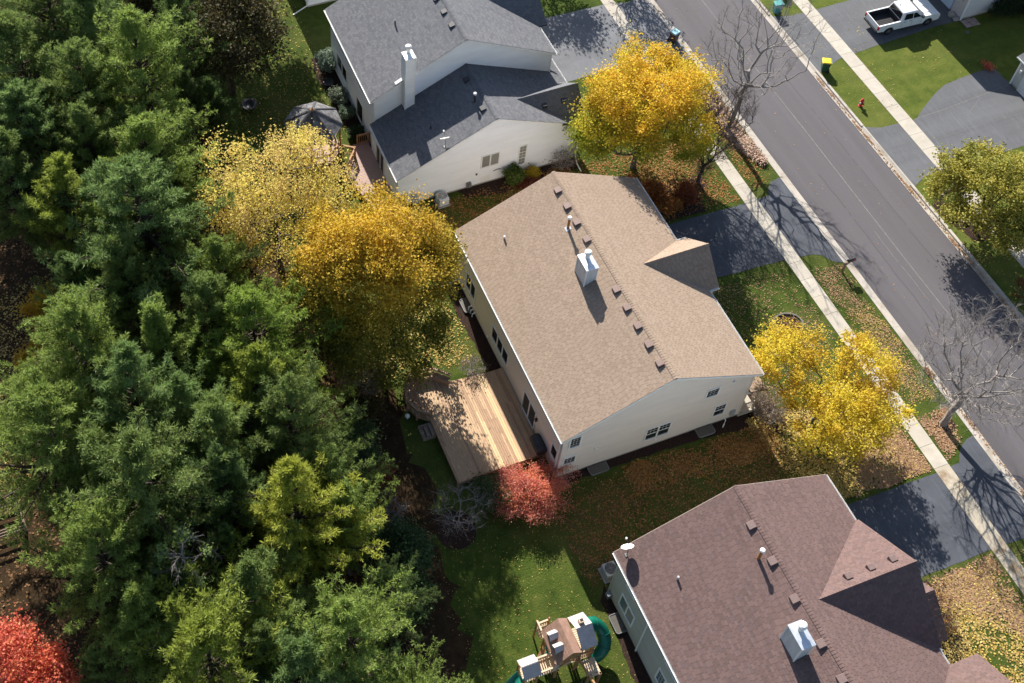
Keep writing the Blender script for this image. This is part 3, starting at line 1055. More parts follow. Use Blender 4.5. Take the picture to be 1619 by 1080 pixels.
def litter(name, poly, n, mat, size=0.11, seed=1, z=0.012, clump=None, holes=(), kind='stuff', flat=0.35, fade=1.1):
    """fallen leaves lying on the ground inside an outline"""
    rg = np.random.default_rng(seed)
    P = np.array(poly, float)
    lo, hi = P.min(0), P.max(0)
    pts = []
    tot = 0
    def inside(q, A):
        c = np.zeros(len(q), bool)
        j = len(A) - 1
        for i in range(len(A)):
            xi, yi, xj, yj = A[i, 0], A[i, 1], A[j, 0], A[j, 1]
            hit = ((yi > q[:, 1]) != (yj > q[:, 1])) & (q[:, 0] < (xj - xi) * (q[:, 1] - yi) / (yj - yi + 1e-12) + xi)
            c ^= hit
            j = i
        return c
    for _ in range(60):
        q = rg.uniform(lo, hi, (n, 2))
        q = q[inside(q, P)]
        # leaves drift together: thin them with a slow random field
        s = np.sin(q[:, 0] * 1.7 + seed) * np.sin(q[:, 1] * 1.3 + seed * 2) + np.sin(q[:, 0] * 0.6 - q[:, 1] * 0.9 + seed) + 0.7 * np.sin(q[:, 0] * 4.1 + q[:, 1] * 3.3)
        q = q[rg.uniform(-2.4, 2.4, len(q)) < s + 0.6]
        if fade and len(q):
            # thin out towards the edge so that no outline shows
            dmin = np.full(len(q), 1e9)
            for i in range(len(P)):
                a_, b_ = P[i], P[(i + 1) % len(P)]
                ab = b_ - a_
                tt = np.clip(((q - a_) @ ab) / (ab @ ab + 1e-9), 0, 1)
                dmin = np.minimum(dmin, np.linalg.norm(q - (a_ + tt[:, None] * ab), axis=1))
            wv = fade * (0.7 + 0.5 * np.sin(q[:, 0] * 2.3 + q[:, 1] * 1.1) + 0.3 * np.sin(q[:, 1] * 3.7 - q[:, 0]))
            q = q[rg.uniform(0, 1, len(q)) < np.clip(dmin / np.maximum(.15, wv), 0.02, 1)]
        for h in holes:
            q = q[~inside(q, np.array(h, float))]
        pts.append(q)
        tot += len(q)
        if tot >= n:
            break
    q = np.concatenate(pts)[:n]
    c = np.column_stack([q, np.full(len(q), z) + rg.uniform(0.0, 0.03, len(q))])
    m = len(c)
    nrm = unit(np.column_stack([rg.normal(size=(m, 2)) * flat, np.ones(m)]))
    t = unit(np.cross(nrm, rg.normal(size=(m, 3))))
    b = np.cross(nrm, t)
    s = (size * rg.uniform(0.6, 1.4, m))[:, None]
    Q = np.stack([c - t * s * 0.6, c - b * s * 0.42, c + t * s * 0.6, c + b * s * 0.42], axis=1)
    Q[..., 2] = np.maximum(Q[..., 2], z)
    o = quads(name, Q, mat)
    o['kind'] = kind
    return o
# ------------------------------------------------------------------ ground, road, walks, drives
def strips(name, prof, mat, y0=-120, y1=420, kind='structure'):
    m = MB()
    n = len(prof)
    ys = [y0, 0, 30, 60, 90, 120, y1]
    for y in ys:
        for x, z in prof:
            m.v.append((x, y, z))
    for j in range(len(ys) - 1):
        for i in range(n - 1):
            m.f.append((j * n + i, j * n + i + 1, (j + 1) * n + i + 1, (j + 1) * n + i))
    o = m.build(name, mat)
    return tag(o, kind=kind)

strips('ground', [(-300, 0), (-60, 0), (0, 0), (20, 0), (48.1, 0), (48.101, -0.3), (56.739, -0.3), (56.74, 0), (80, 0), (380, 0)], 'lawn')
road = strips('road', [(48.3, -0.125), (49.2, -.0905), (52.5, -0.09), (55.8, -.0905), (56.5, -0.125)], 'road_asphalt')
sm = MB()
pts = [(52.30, 8), (52.34, 20), (52.30, 34), (52.36, 41), (52.42, 48), (52.40, 60), (52.44, 90), (52.4, 120)]
for (a, b), (c, d) in zip(pts[:-1], pts[1:]):
    k = max(2, int((d - b) / 0.8))
    for i in range(k):
        ya, yb = b + (d - b) * i / k, b + (d - b) * (i + 1) / k
        xa, xb = a + (c - a) * i / k + random.uniform(-.012, .012), a + (c - a) * (i + 1) / k
        sm.add([(xa - .035, ya, -.086), (xa + .035, ya, -.086), (xb + .035, yb, -.086), (xb - .035, yb, -.086)], [(0, 1, 2, 3)])
sm.build('paving_seam', 'seam_tar', road)
for x0, amp, ya, yb, w in ((50.9, .10, 14, 44, .012), (54.2, .12, 30, 72, .010), (51.7, .05, 16, 38, .018)):
    cm_ = MB()
    n_ = int((yb - ya) / .35)
    xs_ = [x0]
    for i in range(n_):
        xs_.append(xs_[-1] + random.uniform(-.03, .03) + (x0 - xs_[-1]) * .05)
    for i in range(n_):
        if random.random() < .12: continue
        a_, b_ = ya + (yb - ya) * i / n_, ya + (yb - ya) * (i + 1) / n_
        cm_.add([(xs_[i] - w, a_, -.0875), (xs_[i] + w, a_, -.0875), (xs_[i + 1] + w, b_, -.0875), (xs_[i + 1] - w, b_, -.0875)], [(0, 1, 2, 3)])
    tag(cm_.build('road_crack', 'seam_tar' if w > .013 else 'tyre', road), kind='stuff')

def kerb(name, back, sgn, drives, y0=4, y1=112):
    """kerb and gutter pan cast in lengths; it drops to a ramp where a drive crosses it"""
    base = MB()
    x0, x1 = sorted((back, back + sgn * 0.62))
    base.add([(x0, y0, -.2), (x1, y0, -.2), (x1, y1, -.2), (x0, y1, -.2)], [(0, 1, 2, 3)])
    root = tag(base.build(name, 'curb_concrete'), kind='structure')
    cuts = sorted(set([y0, y1] + [v for d in drives for v in d]))
    full = [(0, -.19), (0, .035), (.16, .04), (.20, .025), (.235, -.105), (.60, -.085), (.60, -.19)]
    ramp = [(0, -.19), (0, .016), (.10, .012), (.20, -.06), (.26, -.10), (.60, -.085), (.60, -.19)]
    for a, b in zip(cuts[:-1], cuts[1:]):
        mid = (a + b) / 2
        pr = ramp if any(d[0] < mid < d[1] for d in drives) else full
        k = max(1, round((b - a) / 3.0))
        for i in range(k):
            ya, yb = a + (b - a) * i / k, a + (b - a) * (i + 1) / k - 0.012
            m = MB()
            q = [(back + sgn * x, ya, z) for x, z in pr]
            m.prism(q, (0, yb - ya, 0))
            m.build('kerb_stone', 'curb_concrete', root)
    return root
kerb('kerb', 48.0, 1, [(14.6, 22.1), (36.3, 44.6), (58.2, 66.2)])
kerb('kerb', 56.86, -1, [(40.7, 46.9), (53.2, 60.2)])

def walk(x0, x1, y0, y1, pitch, mat, stained=None):
    base = MB()
    base.add([(x0, y0, .006), (x1, y0, .006), (x1, y1, .006), (x0, y1, .006)], [(0, 1, 2, 3)])
    root = tag(base.build('sidewalk', 'mulch'), kind='structure')
    w, l = x1 - x0, pitch - 0.018
    m = MB()
    m.box(-w / 2, -l / 2, 0, w / 2, l / 2, .022)
    me = None
    y = y0
    while y < y1 - 0.1:
        yc = y + pitch / 2
        if me is None:
            o = m.build('slab', mat, root, local=True, bevel=0)
            me = o.data
            me2 = me.copy()
            me2.materials[0] = MATS['sidewalk_stained']
        else:
            o = link('slab', me2 if stained and stained[0] < yc < stained[1] else me, root)
        o.location = ((x0 + x1) / 2, yc, .004 + random.uniform(0, .006))
        o.rotation_euler = (random.uniform(-.002, .002), random.uniform(-.002, .002), 0)
        y += pitch
    return root
walk(44.27, 45.32, 6.0, 108.0, 1.5, 'sidewalk_concrete', (6, 21.5))
walk(59.52, 60.72, 20.0, 100.0, 1.55, 'sidewalk_concrete')

def drive(poly, mat, z=.010, rough=0.03, seed=1):
    return sheet('driveway', rough_poly(poly, 0.6, rough, seed), z, mat, kind='structure')
def arc(a, b, bulge, n=7):
    """points from a to b bowed sideways"""
    a, b = Vector(a), Vector(b)
    d = b - a
    nn = Vector((-d.y, d.x))
    return [tuple(a + d * (i / n) + nn * bulge * math.sin(math.pi * i / n)) for i in range(n + 1)]
drive([(34.6, 38.25), (39.0, 38.2), (44.2, 37.95), (46.2, 37.7)] + arc((46.9, 37.4), (48.06, 36.3), -.12, 5) + [(48.08, 40)] + arc((48.06, 44.6), (46.3, 43.4), -.18, 5) + [(44.2, 43.3), (38.2, 43.5), (34.6, 43.6)], 'drive_asphalt', seed=2)
drive([(34.8, 15.55), (44.1, 15.5), (46.6, 15.45)] + arc((46.9, 15.3), (48.06, 14.5), -.1, 4) + [(48.08, 18)] + arc((48.06, 22.1), (46.0, 20.8), -.15, 5) + [(44.1, 20.75), (37.9, 20.8), (34.8, 20.85)], 'drive_asphalt', seed=3)
drive([(34.4, 58.9), (44.2, 58.9), (46.6, 58.8), (48.06, 57.6), (48.08, 62), (48.06, 66.6), (46.5, 65.6), (44.2, 66.05), (38.5, 66.25), (34.4, 66.3)], 'drive_asphalt_pale', seed=4)
drive([(56.78, 59.95), (58.2, 59.5), (61, 59.45), (71.3, 59.6), (71.3, 54.25), (69.0, 54.3), (62.7, 54.0), (60.8, 53.9), (59.2, 53.75), (56.78, 52.9)], 'drive_asphalt_grey', seed=5)
drive([(56.78, 46.75), (58.0, 46.25), (60.8, 46.1)] + arc((61.2, 46.15), (65.2, 48.35), .03, 4) + arc((65.4, 48.4), (70.3, 48.7), .03, 3) + [(70.4, 41.0), (65, 41.0), (60.9, 41.1), (58.2, 41.0), (56.78, 40.4)], 'drive_asphalt_grey', seed=6)

for pts_, w_ in (([(60.9, 46.12), (63.5, 46.2), (67, 46.45), (70.3, 46.7)], .02), ([(65.4, 45.3), (67.0, 46.2)], .015), ([(61.2, 43.8), (66, 43.9), (70.3, 43.8)], .012)):
    cm_ = MB()
    for (a_, b_), (c_, d_) in zip(pts_[:-1], pts_[1:]):
        cm_.add([(a_, b_ - w_, .0145), (c_, d_ - w_, .0145), (c_, d_ + w_, .0145), (a_, b_ + w_, .0145)], [(0, 1, 2, 3)])
    tag(cm_.build('paving_seam', 'seam_tar'), kind='structure')
FOREST = rough_poly([(11.9, 10), (12.2, 17.3), (13.2, 22.1), (14.0, 27.2), (14.4, 31.4), (14.9, 36.5), (14.6, 39.5), (13.0, 44.5), (11.0, 50.5), (9.0, 58.9), (9.0, 65.7), (10.6, 71.3), (11.2, 80), (8, 100), (-40, 100), (-40, 5)], 0.7, 0.6, 5)  # east edge widened over the lawn, dark soil standing in for tree shade
sheet('forest_floor', FOREST, .006, 'forest_floor', kind='structure')
def bed(poly, seed, mat='mulch', z=.016, amp=.07):
    return sheet('planting_bed', rough_poly(poly, 0.35, amp, seed), z, mat, kind='structure')
bed([(21.0, 28.5), (21.2, 27.75), (23.1, 27.85), (28.6, 27.85), (32.8, 27.65), (35.6, 27.2), (35.7, 28.5)], 11)
bed([(21.0, 44.3), (20.9, 41.2), (21.15, 38.3), (21.2, 36.6), (22.1, 36.6), (22.1, 44.3)], 12)
bed([(36.0, 44.1), (36.2, 43.8), (41.2, 43.6), (41.6, 45.2), (40.8, 46.6), (38.6, 47.6), (36.5, 47.8)], 13)
bed([(25.0, 51.6), (25.4, 50.7), (28.0, 50.2), (31.0, 50.3), (34.6, 50.6), (34.6, 51.6)], 14)
bed([(35.4, 28.5), (35.2, 26.6), (36.6, 26.2), (37.6, 27.0), (37.2, 29.2), (36.4, 30.2), (35.4, 30)], 15)
bed([(37.2, 15.3), (36.9, 10), (37.6, 9.5), (39.6, 11.5), (40.1, 13.5), (39.6, 15.3)], 16)
bed([(20.0, 57.4), (20.6, 57.4), (20.7, 68.5), (19.2, 68.3), (18.9, 66.5), (19.2, 63), (19.5, 59.5)], 17)
bed([(21.2, 20.6), (21.8, 21.4), (21.85, 12), (21.0, 12), (20.9, 16), (21.2, 19)], 18)
def ring(cx, cy, r, seed):
    return bed([(cx + r * math.cos(t), cy + r * math.sin(t)) for t in [2 * math.pi * k / 14 for k in range(14)]], seed, amp=.05)
ring(46.72, 23.45, .75, 21)
ring(46.6, 49.9, .6, 22)
ring(58.55, 35.5, .95, 23)
ring(15.0, 27.4, 1.25, 24)
ring(41.9, 46.1, .8, 25)
ring(39.4, 26.3, .9, 26)
bed([(57.0, 38.6), (57.6, 39.0), (58.3, 38.0), (58.25, 35.9), (57.4, 36.0), (56.95, 37.4)], 27)
# ------------------------------------------------------------------ houses
def shell(house, xw, xe, ys, yn, zE, zR, xr, mat, z0=.25, course=.15):
    """four lapped walls with gables to the south and north"""
    L = xe - xw
    out = [(0, z0), (L, z0), (L, zE), (xr - xw, zR), (0, zE)]
    siding('wall', (xw, ys), (xe, ys), out, mat, house, course)
    siding('wall', (xe, yn), (xw, yn), [(0, z0), (L, z0), (L, zE), (xe - xr, zR), (0, zE)], mat, house, course)
    siding('wall', (xw, yn), (xw, ys), [(0, z0), (yn - ys, z0), (yn - ys, zE), (0, zE)], mat, house, course)
    siding('wall', (xe, ys), (xe, yn), [(0, z0), (yn - ys, z0), (yn - ys, zE), (0, zE)], mat, house, course)

def corner_boards(house, pts, z0, z1, trim='trim_white'):
    for x, y in pts:
        m = MB()
        m.box(x - .05, y - .05, z0, x + .05, y + .05, z1)
        m.build('corner_board', trim, house)

def foundation(house, xw, xe, ys, yn, h=.25):
    m = MB()
    m.box(xw + .02, ys + .02, -.1, xe - .02, yn - .02, h)
    m.build('foundation', 'foundation', house)

def rake(house, a, b, w=.16, trim='trim_white'):
    a, b = Vector(a), Vector(b)
    m = MB()
    dz = Vector((0, 0, -.10))
    m.bar(a + dz, b + dz, .03, w)
    m.build('rake_board', trim, house)

def wall_box(house, name, p0, p1, s, z, w, h, dep, mat):
    a, d, n, up = wall_frame(p0, p1)
    m = MB()
    c = a + d * (s - w / 2) + up * (z - h / 2)
    m.prism([c, c + d * w, c + d * w + up * h, c + up * h], n * dep)
    return m.build(name, mat, house, bevel=.008)

def chimney(house, x0, y0, x1, y1, z0, z1, side='chase_metal', lid='galvanised', pot=True):
    m = MB()
    m.box(x0, y0, z0, x1, y1, z1)
    ch = m.build('chimney', side, house)
    for x, y in ((x0, y0), (x1, y0), (x0, y1), (x1, y1)):
        q = MB(); q.box(x - .035, y - .035, z0, x + .035, y + .035, z1 - .01)
        q.build('corner_strip', 'trim_white', ch)
    q = MB()
    q.box(x0 - .05, y0 - .05, z1, x1 + .05, y1 + .05, z1 + .05)
    q.add([(x0 - .05, y0 - .05, z1 + .051), (x1 + .05, y0 - .05, z1 + .051), (x1 + .05, y1 + .05, z1 + .051), (x0 - .05, y1 + .05, z1 + .051), ((x0 + x1) / 2, (y0 + y1) / 2, z1 + .10)],
          [(0, 1, 4), (1, 2, 4), (2, 3, 4), (3, 0, 4)])
    q.build('chimney_lid', lid, ch)
    if pot:
        q = MB()
        cx, cy = (x0 + x1) / 2 + .05, (y0 + y1) / 2 + .25
        q.lathe([(.14, 0), (.14, .42), (.12, .44)], (cx, cy, z1 + .07), 16)
        q.lathe([(.17, .44), (.22, .47), (.22, .60), (.15, .66), (.02, .69)], (cx, cy, z1 + .07), 18)
        q.build('flue_cap', 'trim_white', ch)
    return ch

def cross_gable(house, xs, xe, yr, zr, y0, y1, ze0, ze1, xin0, xin1, mat, seed):
    """a front-facing gable over the street slope: ridge (xs..xe, yr, zr), eaves at y0 (north) and y1 (south)"""
    roof([(xs, yr, zr), (xe, yr, zr), (xe, y0, ze0), (xin0, y0, ze0)], mat, house, .12, seed)
    roof([(xs, yr, zr), (xe, yr, zr), (xe, y1, ze1), (xin1, y1, ze1)], mat, house, .12, seed + 1)
    ridge_caps((xs, yr, zr), (xe, yr, zr), (0, 1, (ze0 - zr) / (y0 - yr)), (0, -1, -(ze1 - zr) / (y1 - yr)), mat, house, seed)

# ---- the tan-roofed house in the middle
TAN = thing('house', 'cream two storey house with tan shingle roof and wooden back deck, in the middle', 'house', (28.4, 36.3, 0))
foundation(TAN, 22.0, 34.7, 28.4, 44.2)
shell(TAN, 22.0, 34.7, 28.4, 44.2, 5.40, 8.50, 28.4, 'cream_siding')
corner_boards(TAN, [(22.0, 28.4), (34.7, 28.4), (22.0, 44.2)], .25, 5.4, 'cream_siding')
roof([(21.65, 28.1, 5.4), (28.4, 28.1, 8.7), (28.4, 44.5, 8.7), (21.65, 44.5, 5.4)], 'tan_shingle', TAN, seed=11)
roof([(35.0, 28.1, 5.4), (28.4, 28.1, 8.7), (28.4, 44.5, 8.7), (35.0, 44.5, 5.4)], 'tan_shingle', TAN, seed=12)
ridge_caps((28.4, 28.1, 8.71), (28.4, 44.5, 8.71), (-1, 0, -.49), (1, 0, -.5), 'tan_shingle', TAN)
cross_gable(TAN, 31.05, 35.75, 36.7, 7.34, 38.75, 34.6, 5.4, 5.4, 35.0, 35.0, 'tan_shingle', 13)
rake(TAN, (21.65, 28.09, 5.4), (28.4, 28.09, 8.7)); rake(TAN, (28.4, 28.09, 8.7), (35.0, 28.09, 5.4))
gutter((21.66, 28.1, 5.38), (21.66, 44.5, 5.38), TAN, (-1, 0, 0))
gutter((34.99, 28.1, 5.38), (34.99, 34.55, 5.38), TAN, (1, 0, 0))
gutter((34.99, 38.8, 5.38), (34.99, 44.5, 5.38), TAN, (1, 0, 0))
gutter((35.05, 34.6, 5.38), (35.75, 34.6, 5.38), TAN, (0, -1, 0))
gutter((35.05, 38.75, 5.38), (35.75, 38.75, 5.38), TAN, (0, 1, 0))
siding('wall', (35.4, 34.85), (35.4, 38.5), [(0, .2), (3.65, .2), (3.65, 5.35), (1.85, 7.05), (0, 5.35)], 'cream_siding', TAN)
siding('wall', (34.7, 34.85), (35.4, 34.85), [(0, .2), (.7, .2), (.7, 5.3), (0, 5.3)], 'cream_siding', TAN)
siding('wall', (35.4, 38.5), (34.7, 38.5), [(0, .2), (.7, .2), (.7, 5.3), (0, 5.3)], 'cream_siding', TAN)
S0, S1 = (22.0, 28.4), (34.7, 28.4)
window(S0, S1, .45, 3.72, 1.08, 4.82, TAN, 1, 1, (3, 4))
window(S0, S1, .30, 1.70, 1.02, 2.42, TAN, 1, 1, (3, 3))
window(S0, S1, 5.90, 1.15, 7.50, 2.48, TAN, 2, 2, (3, 2))
window(S0, S1, 9.50, 4.22, 10.28, 5.0, TAN, 1, 1, (3, 3))
window(S0, S1, 10.66, 1.20, 11.38, 2.42, TAN, 1, 2, (3, 2))
wall_box(TAN, 'wall_vent', S0, S1, 2.42, 2.43, .2, .2, .09, 'trim_white')
wall_box(TAN, 'electric_meter', S0, S1, 12.15, .85, .32, .5, .16, 'grey_box')
wall_box(TAN, 'outlet_hood', S0, S1, 6.75, .75, .16, .14, .1, 'trim_white')
wall_box(TAN, 'spotlight', S0, S1, 11.2, 5.2, .16, .1, .14, 'trim_white')
m = MB(); m.tube([(33.55, 28.3, .75), (33.55, 28.05, .72), (33.5, 28.0, .3), (33.45, 27.95, .05)], .035, 8)
m.build('drain_hose', 'trim_white', TAN)
W0, W1 = (22.0, 44.2), (22.0, 28.4)
wf = lambda ya, yb, za, zb, **k: window(W0, W1, 44.2 - yb, za, 44.2 - ya, zb, TAN, **k)
wf(31.75, 33.4, .55, 2.5, cols=2, rows=1, name='patio_door')
wf(28.78, 29.42, 1.6, 2.8, cols=1, rows=1)
wf(36.0, 38.4, 1.42, 2.68, cols=3, rows=1)
wf(41.35, 42.75, 1.42, 2.86, cols=2, rows=1)
for a, b in ((41.35, 42.75), (35.9, 38.4), (31.9, 33.3), (28.7, 29.9)):
    wf(a, b, 4.05, 5.1, cols=2, rows=1)
wall_box(TAN, 'wall_lamp', W0, W1, 44.2 - 31.52, 2.05, .14, .28, .16, 'dark_metal')
wall_box(TAN, 'hose_reel', W0, W1, 44.2 - 38.9, .6, .12, .12, .12, 'trim_white')
m = MB()
for k in range(3):
    m.tube([(21.98, 41.55 - k * .3, .55), (21.72, 41.55 - k * .3, .5), (21.7, 41.5 - k * .3, .25)], .045, 8)
m.build('furnace_pipes', 'trim_white', TAN)
downspout(21.9, 44.1, .05, 5.3, TAN, (-1.15, -.1))
downspout(21.92, 28.6, .05, 5.3, TAN)
downspout(35.45, 34.75, .1, 5.3, TAN)
for y in (43.05, 41.66, 40.28, 38.85, 34.83, 33.45, 32.07, 30.71, 29.38):
    roof_vent((28.05, y, 8.53), .49, 'vent_tan', TAN)
pipe_vent((27.47, 40.25, 8.25), 1.05, .085, 'rust_pipe', TAN, cap='trim_white', slope=.49)
pipe_vent((23.99, 41.99, 6.54), .32, .06, 'galvanised', TAN, slope=.49)
chimney(TAN, 26.62, 36.15, 27.36, 37.36, 7.75, 9.45)
# porch on the street side
roof([(34.72, 28.15, 3.35), (36.0, 28.15, 2.95), (36.0, 34.5, 2.95), (34.72, 34.5, 3.35)], 'tan_shingle', TAN, .1, 17)
m = MB(); m.box(34.72, 28.35, 2.72, 35.9, 28.5, 2.9); m.box(35.75, 28.35, 2.72, 35.9, 34.4, 2.9); m.build('porch_beam', 'trim_white', TAN)
for y in (28.45, 31.4, 34.3):
    m = MB(); m.box(35.76, y - .07, .3, 35.9, y + .07, 2.72); m.build('porch_post', 'trim_tan', TAN)
m = MB(); m.box(34.72, 28.3, -.05, 36.0, 34.5, .3); m.build('porch_floor', 'sidewalk_concrete', TAN)
m = MB(); m.bar((34.75, 28.43, 1.2), (35.76, 28.43, 1.2), .07, .05); m.bar((34.75, 28.43, .45), (35.76, 28.43, .45), .05, .05)
for k in range(8):
    m.box(34.84 + k * .12, 28.415, .45, 34.87 + k * .12, 28.445, 1.2)
m.build('porch_railing', 'trim_tan', TAN)
m = MB(); m.box(35.42, 35.1, .1, 35.46, 38.25, 2.4); m.build('garage_door', 'trim_white', TAN)

# ---- the white house with the grey roofs
WH = thing('house', 'white two storey house with grey shingle roofs and a tall white chimney, at the top', 'house', (27.5, 59, 0))
foundation(WH, 20.55, 34.6, 57.15, 67.1, .2)
foundation(WH, 20.35, 34.3, 51.55, 57.14, .2)
shell(WH, 20.55, 34.6, 57.15, 67.1, 5.75, 9.4, 27.5, 'white_siding', .2, .13)
roof([(20.22, 56.98, 5.8), (27.5, 56.98, 9.6), (27.5, 67.4, 9.6), (20.22, 67.4, 5.8)], 'grey_shingle', WH, seed=21)
roof([(34.88, 56.98, 5.8), (27.5, 56.98, 9.6), (27.5, 67.4, 9.6), (34.88, 67.4, 5.8)], 'grey_shingle', WH, seed=22)
ridge_caps((27.5, 56.98, 9.61), (27.5, 67.4, 9.61), (-1, 0, -.43), (1, 0, -.46), 'grey_shingle', WH)
cross_gable(WH, 29.9, 35.6, 63.7, 8.36, 67.35, 60.05, 5.8, 5.8, 34.88, 34.88, 'grey_shingle', 23)
siding('wall', (35.3, 60.4), (35.3, 66.8), [(0, .2), (6.4, .2), (6.4, 5.7), (3.2, 7.9), (0, 5.7)], 'white_siding', WH)
siding('wall', (34.6, 60.4), (35.3, 60.4), [(0, .2), (.65, .2), (.65, 5.4), (0, 5.4)], 'white_siding', WH)
rake(WH, (20.22, 56.97, 5.8), (27.5, 56.97, 9.6)); rake(WH, (27.5, 56.97, 9.6), (34.88, 56.97, 5.8))
gutter((20.23, 56.98, 5.78), (20.23, 67.4, 5.78), WH, (-1, 0, 0))
gutter((34.87, 56.98, 5.78), (34.87, 60.0, 5.78), WH, (1, 0, 0))
corner_boards(WH, [(20.35, 51.55), (34.3, 51.55)], .2, 3.2)
corner_boards(WH, [(20.55, 57.15), (34.6, 57.15)], .2, 5.7)
siding('wall', (20.35, 51.55), (34.3, 51.55), [(0, .2), (13.95, .2), (13.95, 3.55), (7.25, 6.85), (0, 3.25)], 'white_siding', WH, .13)
siding('wall', (20.35, 57.14), (20.35, 51.55), [(0, .2), (5.59, .2), (5.59, 3.25), (0, 3.25)], 'white_siding', WH, .13)
siding('wall', (34.3, 51.55), (34.3, 57.14), [(0, .2), (5.59, .2), (5.59, 3.5), (0, 3.5)], 'white_siding', WH, .13)
roof([(20.2, 51.38, 3.3), (27.6, 51.38, 7.05), (27.6, 57.13, 7.05), (20.2, 57.13, 3.3)], 'grey_shingle', WH, seed=24)
roof([(35.55, 51.38, 3.4), (27.6, 51.38, 7.05), (27.6, 57.13, 7.05), (35.55, 57.13, 3.4)], 'grey_shingle', WH, seed=25)
ridge_caps((27.6, 51.38, 7.06), (27.6, 57.1, 7.06), (-1, 0, -.41), (1, 0, -.4), 'grey_shingle', WH)
cross_gable(WH, 30.2, 35.0, 53.6, 5.86, 56.0, 51.3, 3.6, 3.66, 35.0, 34.9, 'grey_shingle', 26)
siding('wall', (34.6, 51.6), (34.6, 55.6), [(0, .2), (4.0, .2), (4.0, 3.6), (2.0, 5.5), (0, 3.6)], 'white_siding', WH)
roof([(34.6, 57.13, 3.88), (35.55, 57.13, 3.4), (35.55, 60.0, 3.4), (34.6, 60.0, 3.88)], 'grey_shingle', WH, .1, 28)
rake(WH, (20.2, 51.37, 3.3), (27.6, 51.37, 7.05)); rake(WH, (27.6, 51.37, 7.05), (32.9, 51.37, 4.62))
gutter((20.21, 51.38, 3.28), (20.21, 57.13, 3.28), WH, (-1, 0, 0))
gutter((35.54, 56.0, 3.38), (35.54, 57.13, 3.38), WH, (1, 0, 0))
gutter((35.54, 57.15, 3.38), (35.54, 60.0, 3.38), WH, (1, 0, 0))
S0, S1 = (20.35, 51.55), (34.3, 51.55)
wn_ = window(S0, S1, 6.45, 1.95, 7.75, 3.15, WH, 2, 1, glass='window_blind')
window(S0, S1, 9.42, 1.1, 9.92, 3.1, WH, 1, 3, (2, 2), upper_only=False, glass='window_blind')
wall_box(WH, 'electric_meter', S0, S1, 1.3, .68, .5, .95, .22, 'grey_box')
wall_box(WH, 'gas_meter', S0, S1, 5.5, .5, .35, .4, .25, 'grey_metal')
wall_box(WH, 'wall_vent', S0, S1, 6.1, 1.35, .12, .16, .08, 'dark_metal')
wall_box(WH, 'sun_patch_plate', S0, S1, 6.85, .58, .75, .7, .02, 'trim_white')  # thin white plate put in for sunlight bounced onto the wall
m = MB()
for r0 in (.32, .24):
    m.tube([(28.1 + r0 * math.cos(t), 51.50, 1.15 + r0 * .45 * math.sin(t)) for t in np.linspace(0.3, 2.9, 9)], .022, 6)
m.build('hung_hose', 'grey_metal', WH)
W0, W1 = (20.35, 57.14), (20.35, 51.55)
window(W0, W1, 1.2, .5, 2.7, 2.45, WH, 2, 1, name='patio_door')
W0, W1 = (20.55, 67.1), (20.55, 57.15)
window(W0, W1, 67.1 - 65.5, 1.5, 67.1 - 63.3, 2.85, WH, 2, 1)
window(W0, W1, 67.1 - 60.9, .5, 67.1 - 59.6, 2.5, WH, 1, 1, name='back_door')
for a, b in ((65.5, 66.6), (62.7, 64.2), (59.6, 60.9)):
    window(W0, W1, 67.1 - b, 4.3, 67.1 - a, 5.4, WH, 2, 1)
chimney(WH, 22.70, 56.52, 23.40, 57.3, 4.3, 9.6, 'white_siding', 'trim_white')
m = MB(); m.bar((22.15, 57.1, 6.9), (22.7, 57.1, 7.2), .25, .12); m.build('chimney_saddle', 'trim_white', WH)
for y in (61.9, 60.4, 58.9):
    roof_vent((27.1, y, 9.36), .52, 'vent_dark', WH)
pipe_vent((23.95, 62.0, 7.72), .5, .055, 'dark_metal', WH, slope=.43)
pipe_vent((23.6, 53.75, 5.0), .35, .055, 'dark_metal', WH, slope=.41)
pipe_vent((26.85, 53.7, 6.64), .85, .075, 'dark_metal', WH, cap='trim_white', slope=.41)
for p in ((27.1, 55.8), (27.1, 52.8)):
    roof_vent((p[0], p[1], 6.78), .5, 'vent_dark', WH)
for x in (32.1, 33.6):
    m = MB(); m.box(x - .17, 52.75, 4.9, x + .17, 53.1, 5.35); m.build('roof_vent', 'vent_dark', WH, bevel=.02)
m = MB(); m.tube([(34.45, 51.42, 4.0), (34.45, 51.38, .45), (34.4, 50.9, .12), (34.35, 50.1, .08)], .05, 8); m.build('downspout', 'trim_white', WH)

# ---- the brown-roofed house at the lower right
BR = thing('house', 'grey sided house with reddish brown shingle roof, at the lower right', 'house', (28.2, 13, 0))
foundation(BR, 21.8, 34.5, 5.3, 20.9)
shell(BR, 21.8, 34.5, 5.3, 20.9, 5.4, 8.5, 28.15, 'grey_siding')
corner_boards(BR, [(21.8, 20.9)], .25, 5.4, 'grey_siding')
roof([(21.45, 5.0, 5.4), (28.15, 5.0, 8.7), (28.15, 21.2, 8.7), (21.45, 21.2, 5.4)], 'brown_shingle', BR, seed=31)
roof([(34.85, 5.0, 5.4), (28.15, 5.0, 8.7), (28.15, 21.2, 8.7), (34.85, 21.2, 5.4)], 'brown_shingle', BR, seed=32)
ridge_caps((28.15, 5.0, 8.71), (28.15, 21.2, 8.71), (-1, 0, -.49), (1, 0, -.49), 'brown_shingle', BR)
cross_gable(BR, 29.2, 35.05, 14.5, 8.18, 18.25, 10.85, 5.4, 5.4, 34.85, 34.85, 'brown_shingle', 33)
siding('wall', (34.75, 11.1), (34.75, 18.0), [(0, .2), (6.9, .2), (6.9, 5.4), (3.4, 7.95), (0, 5.4)], 'grey_siding', BR)
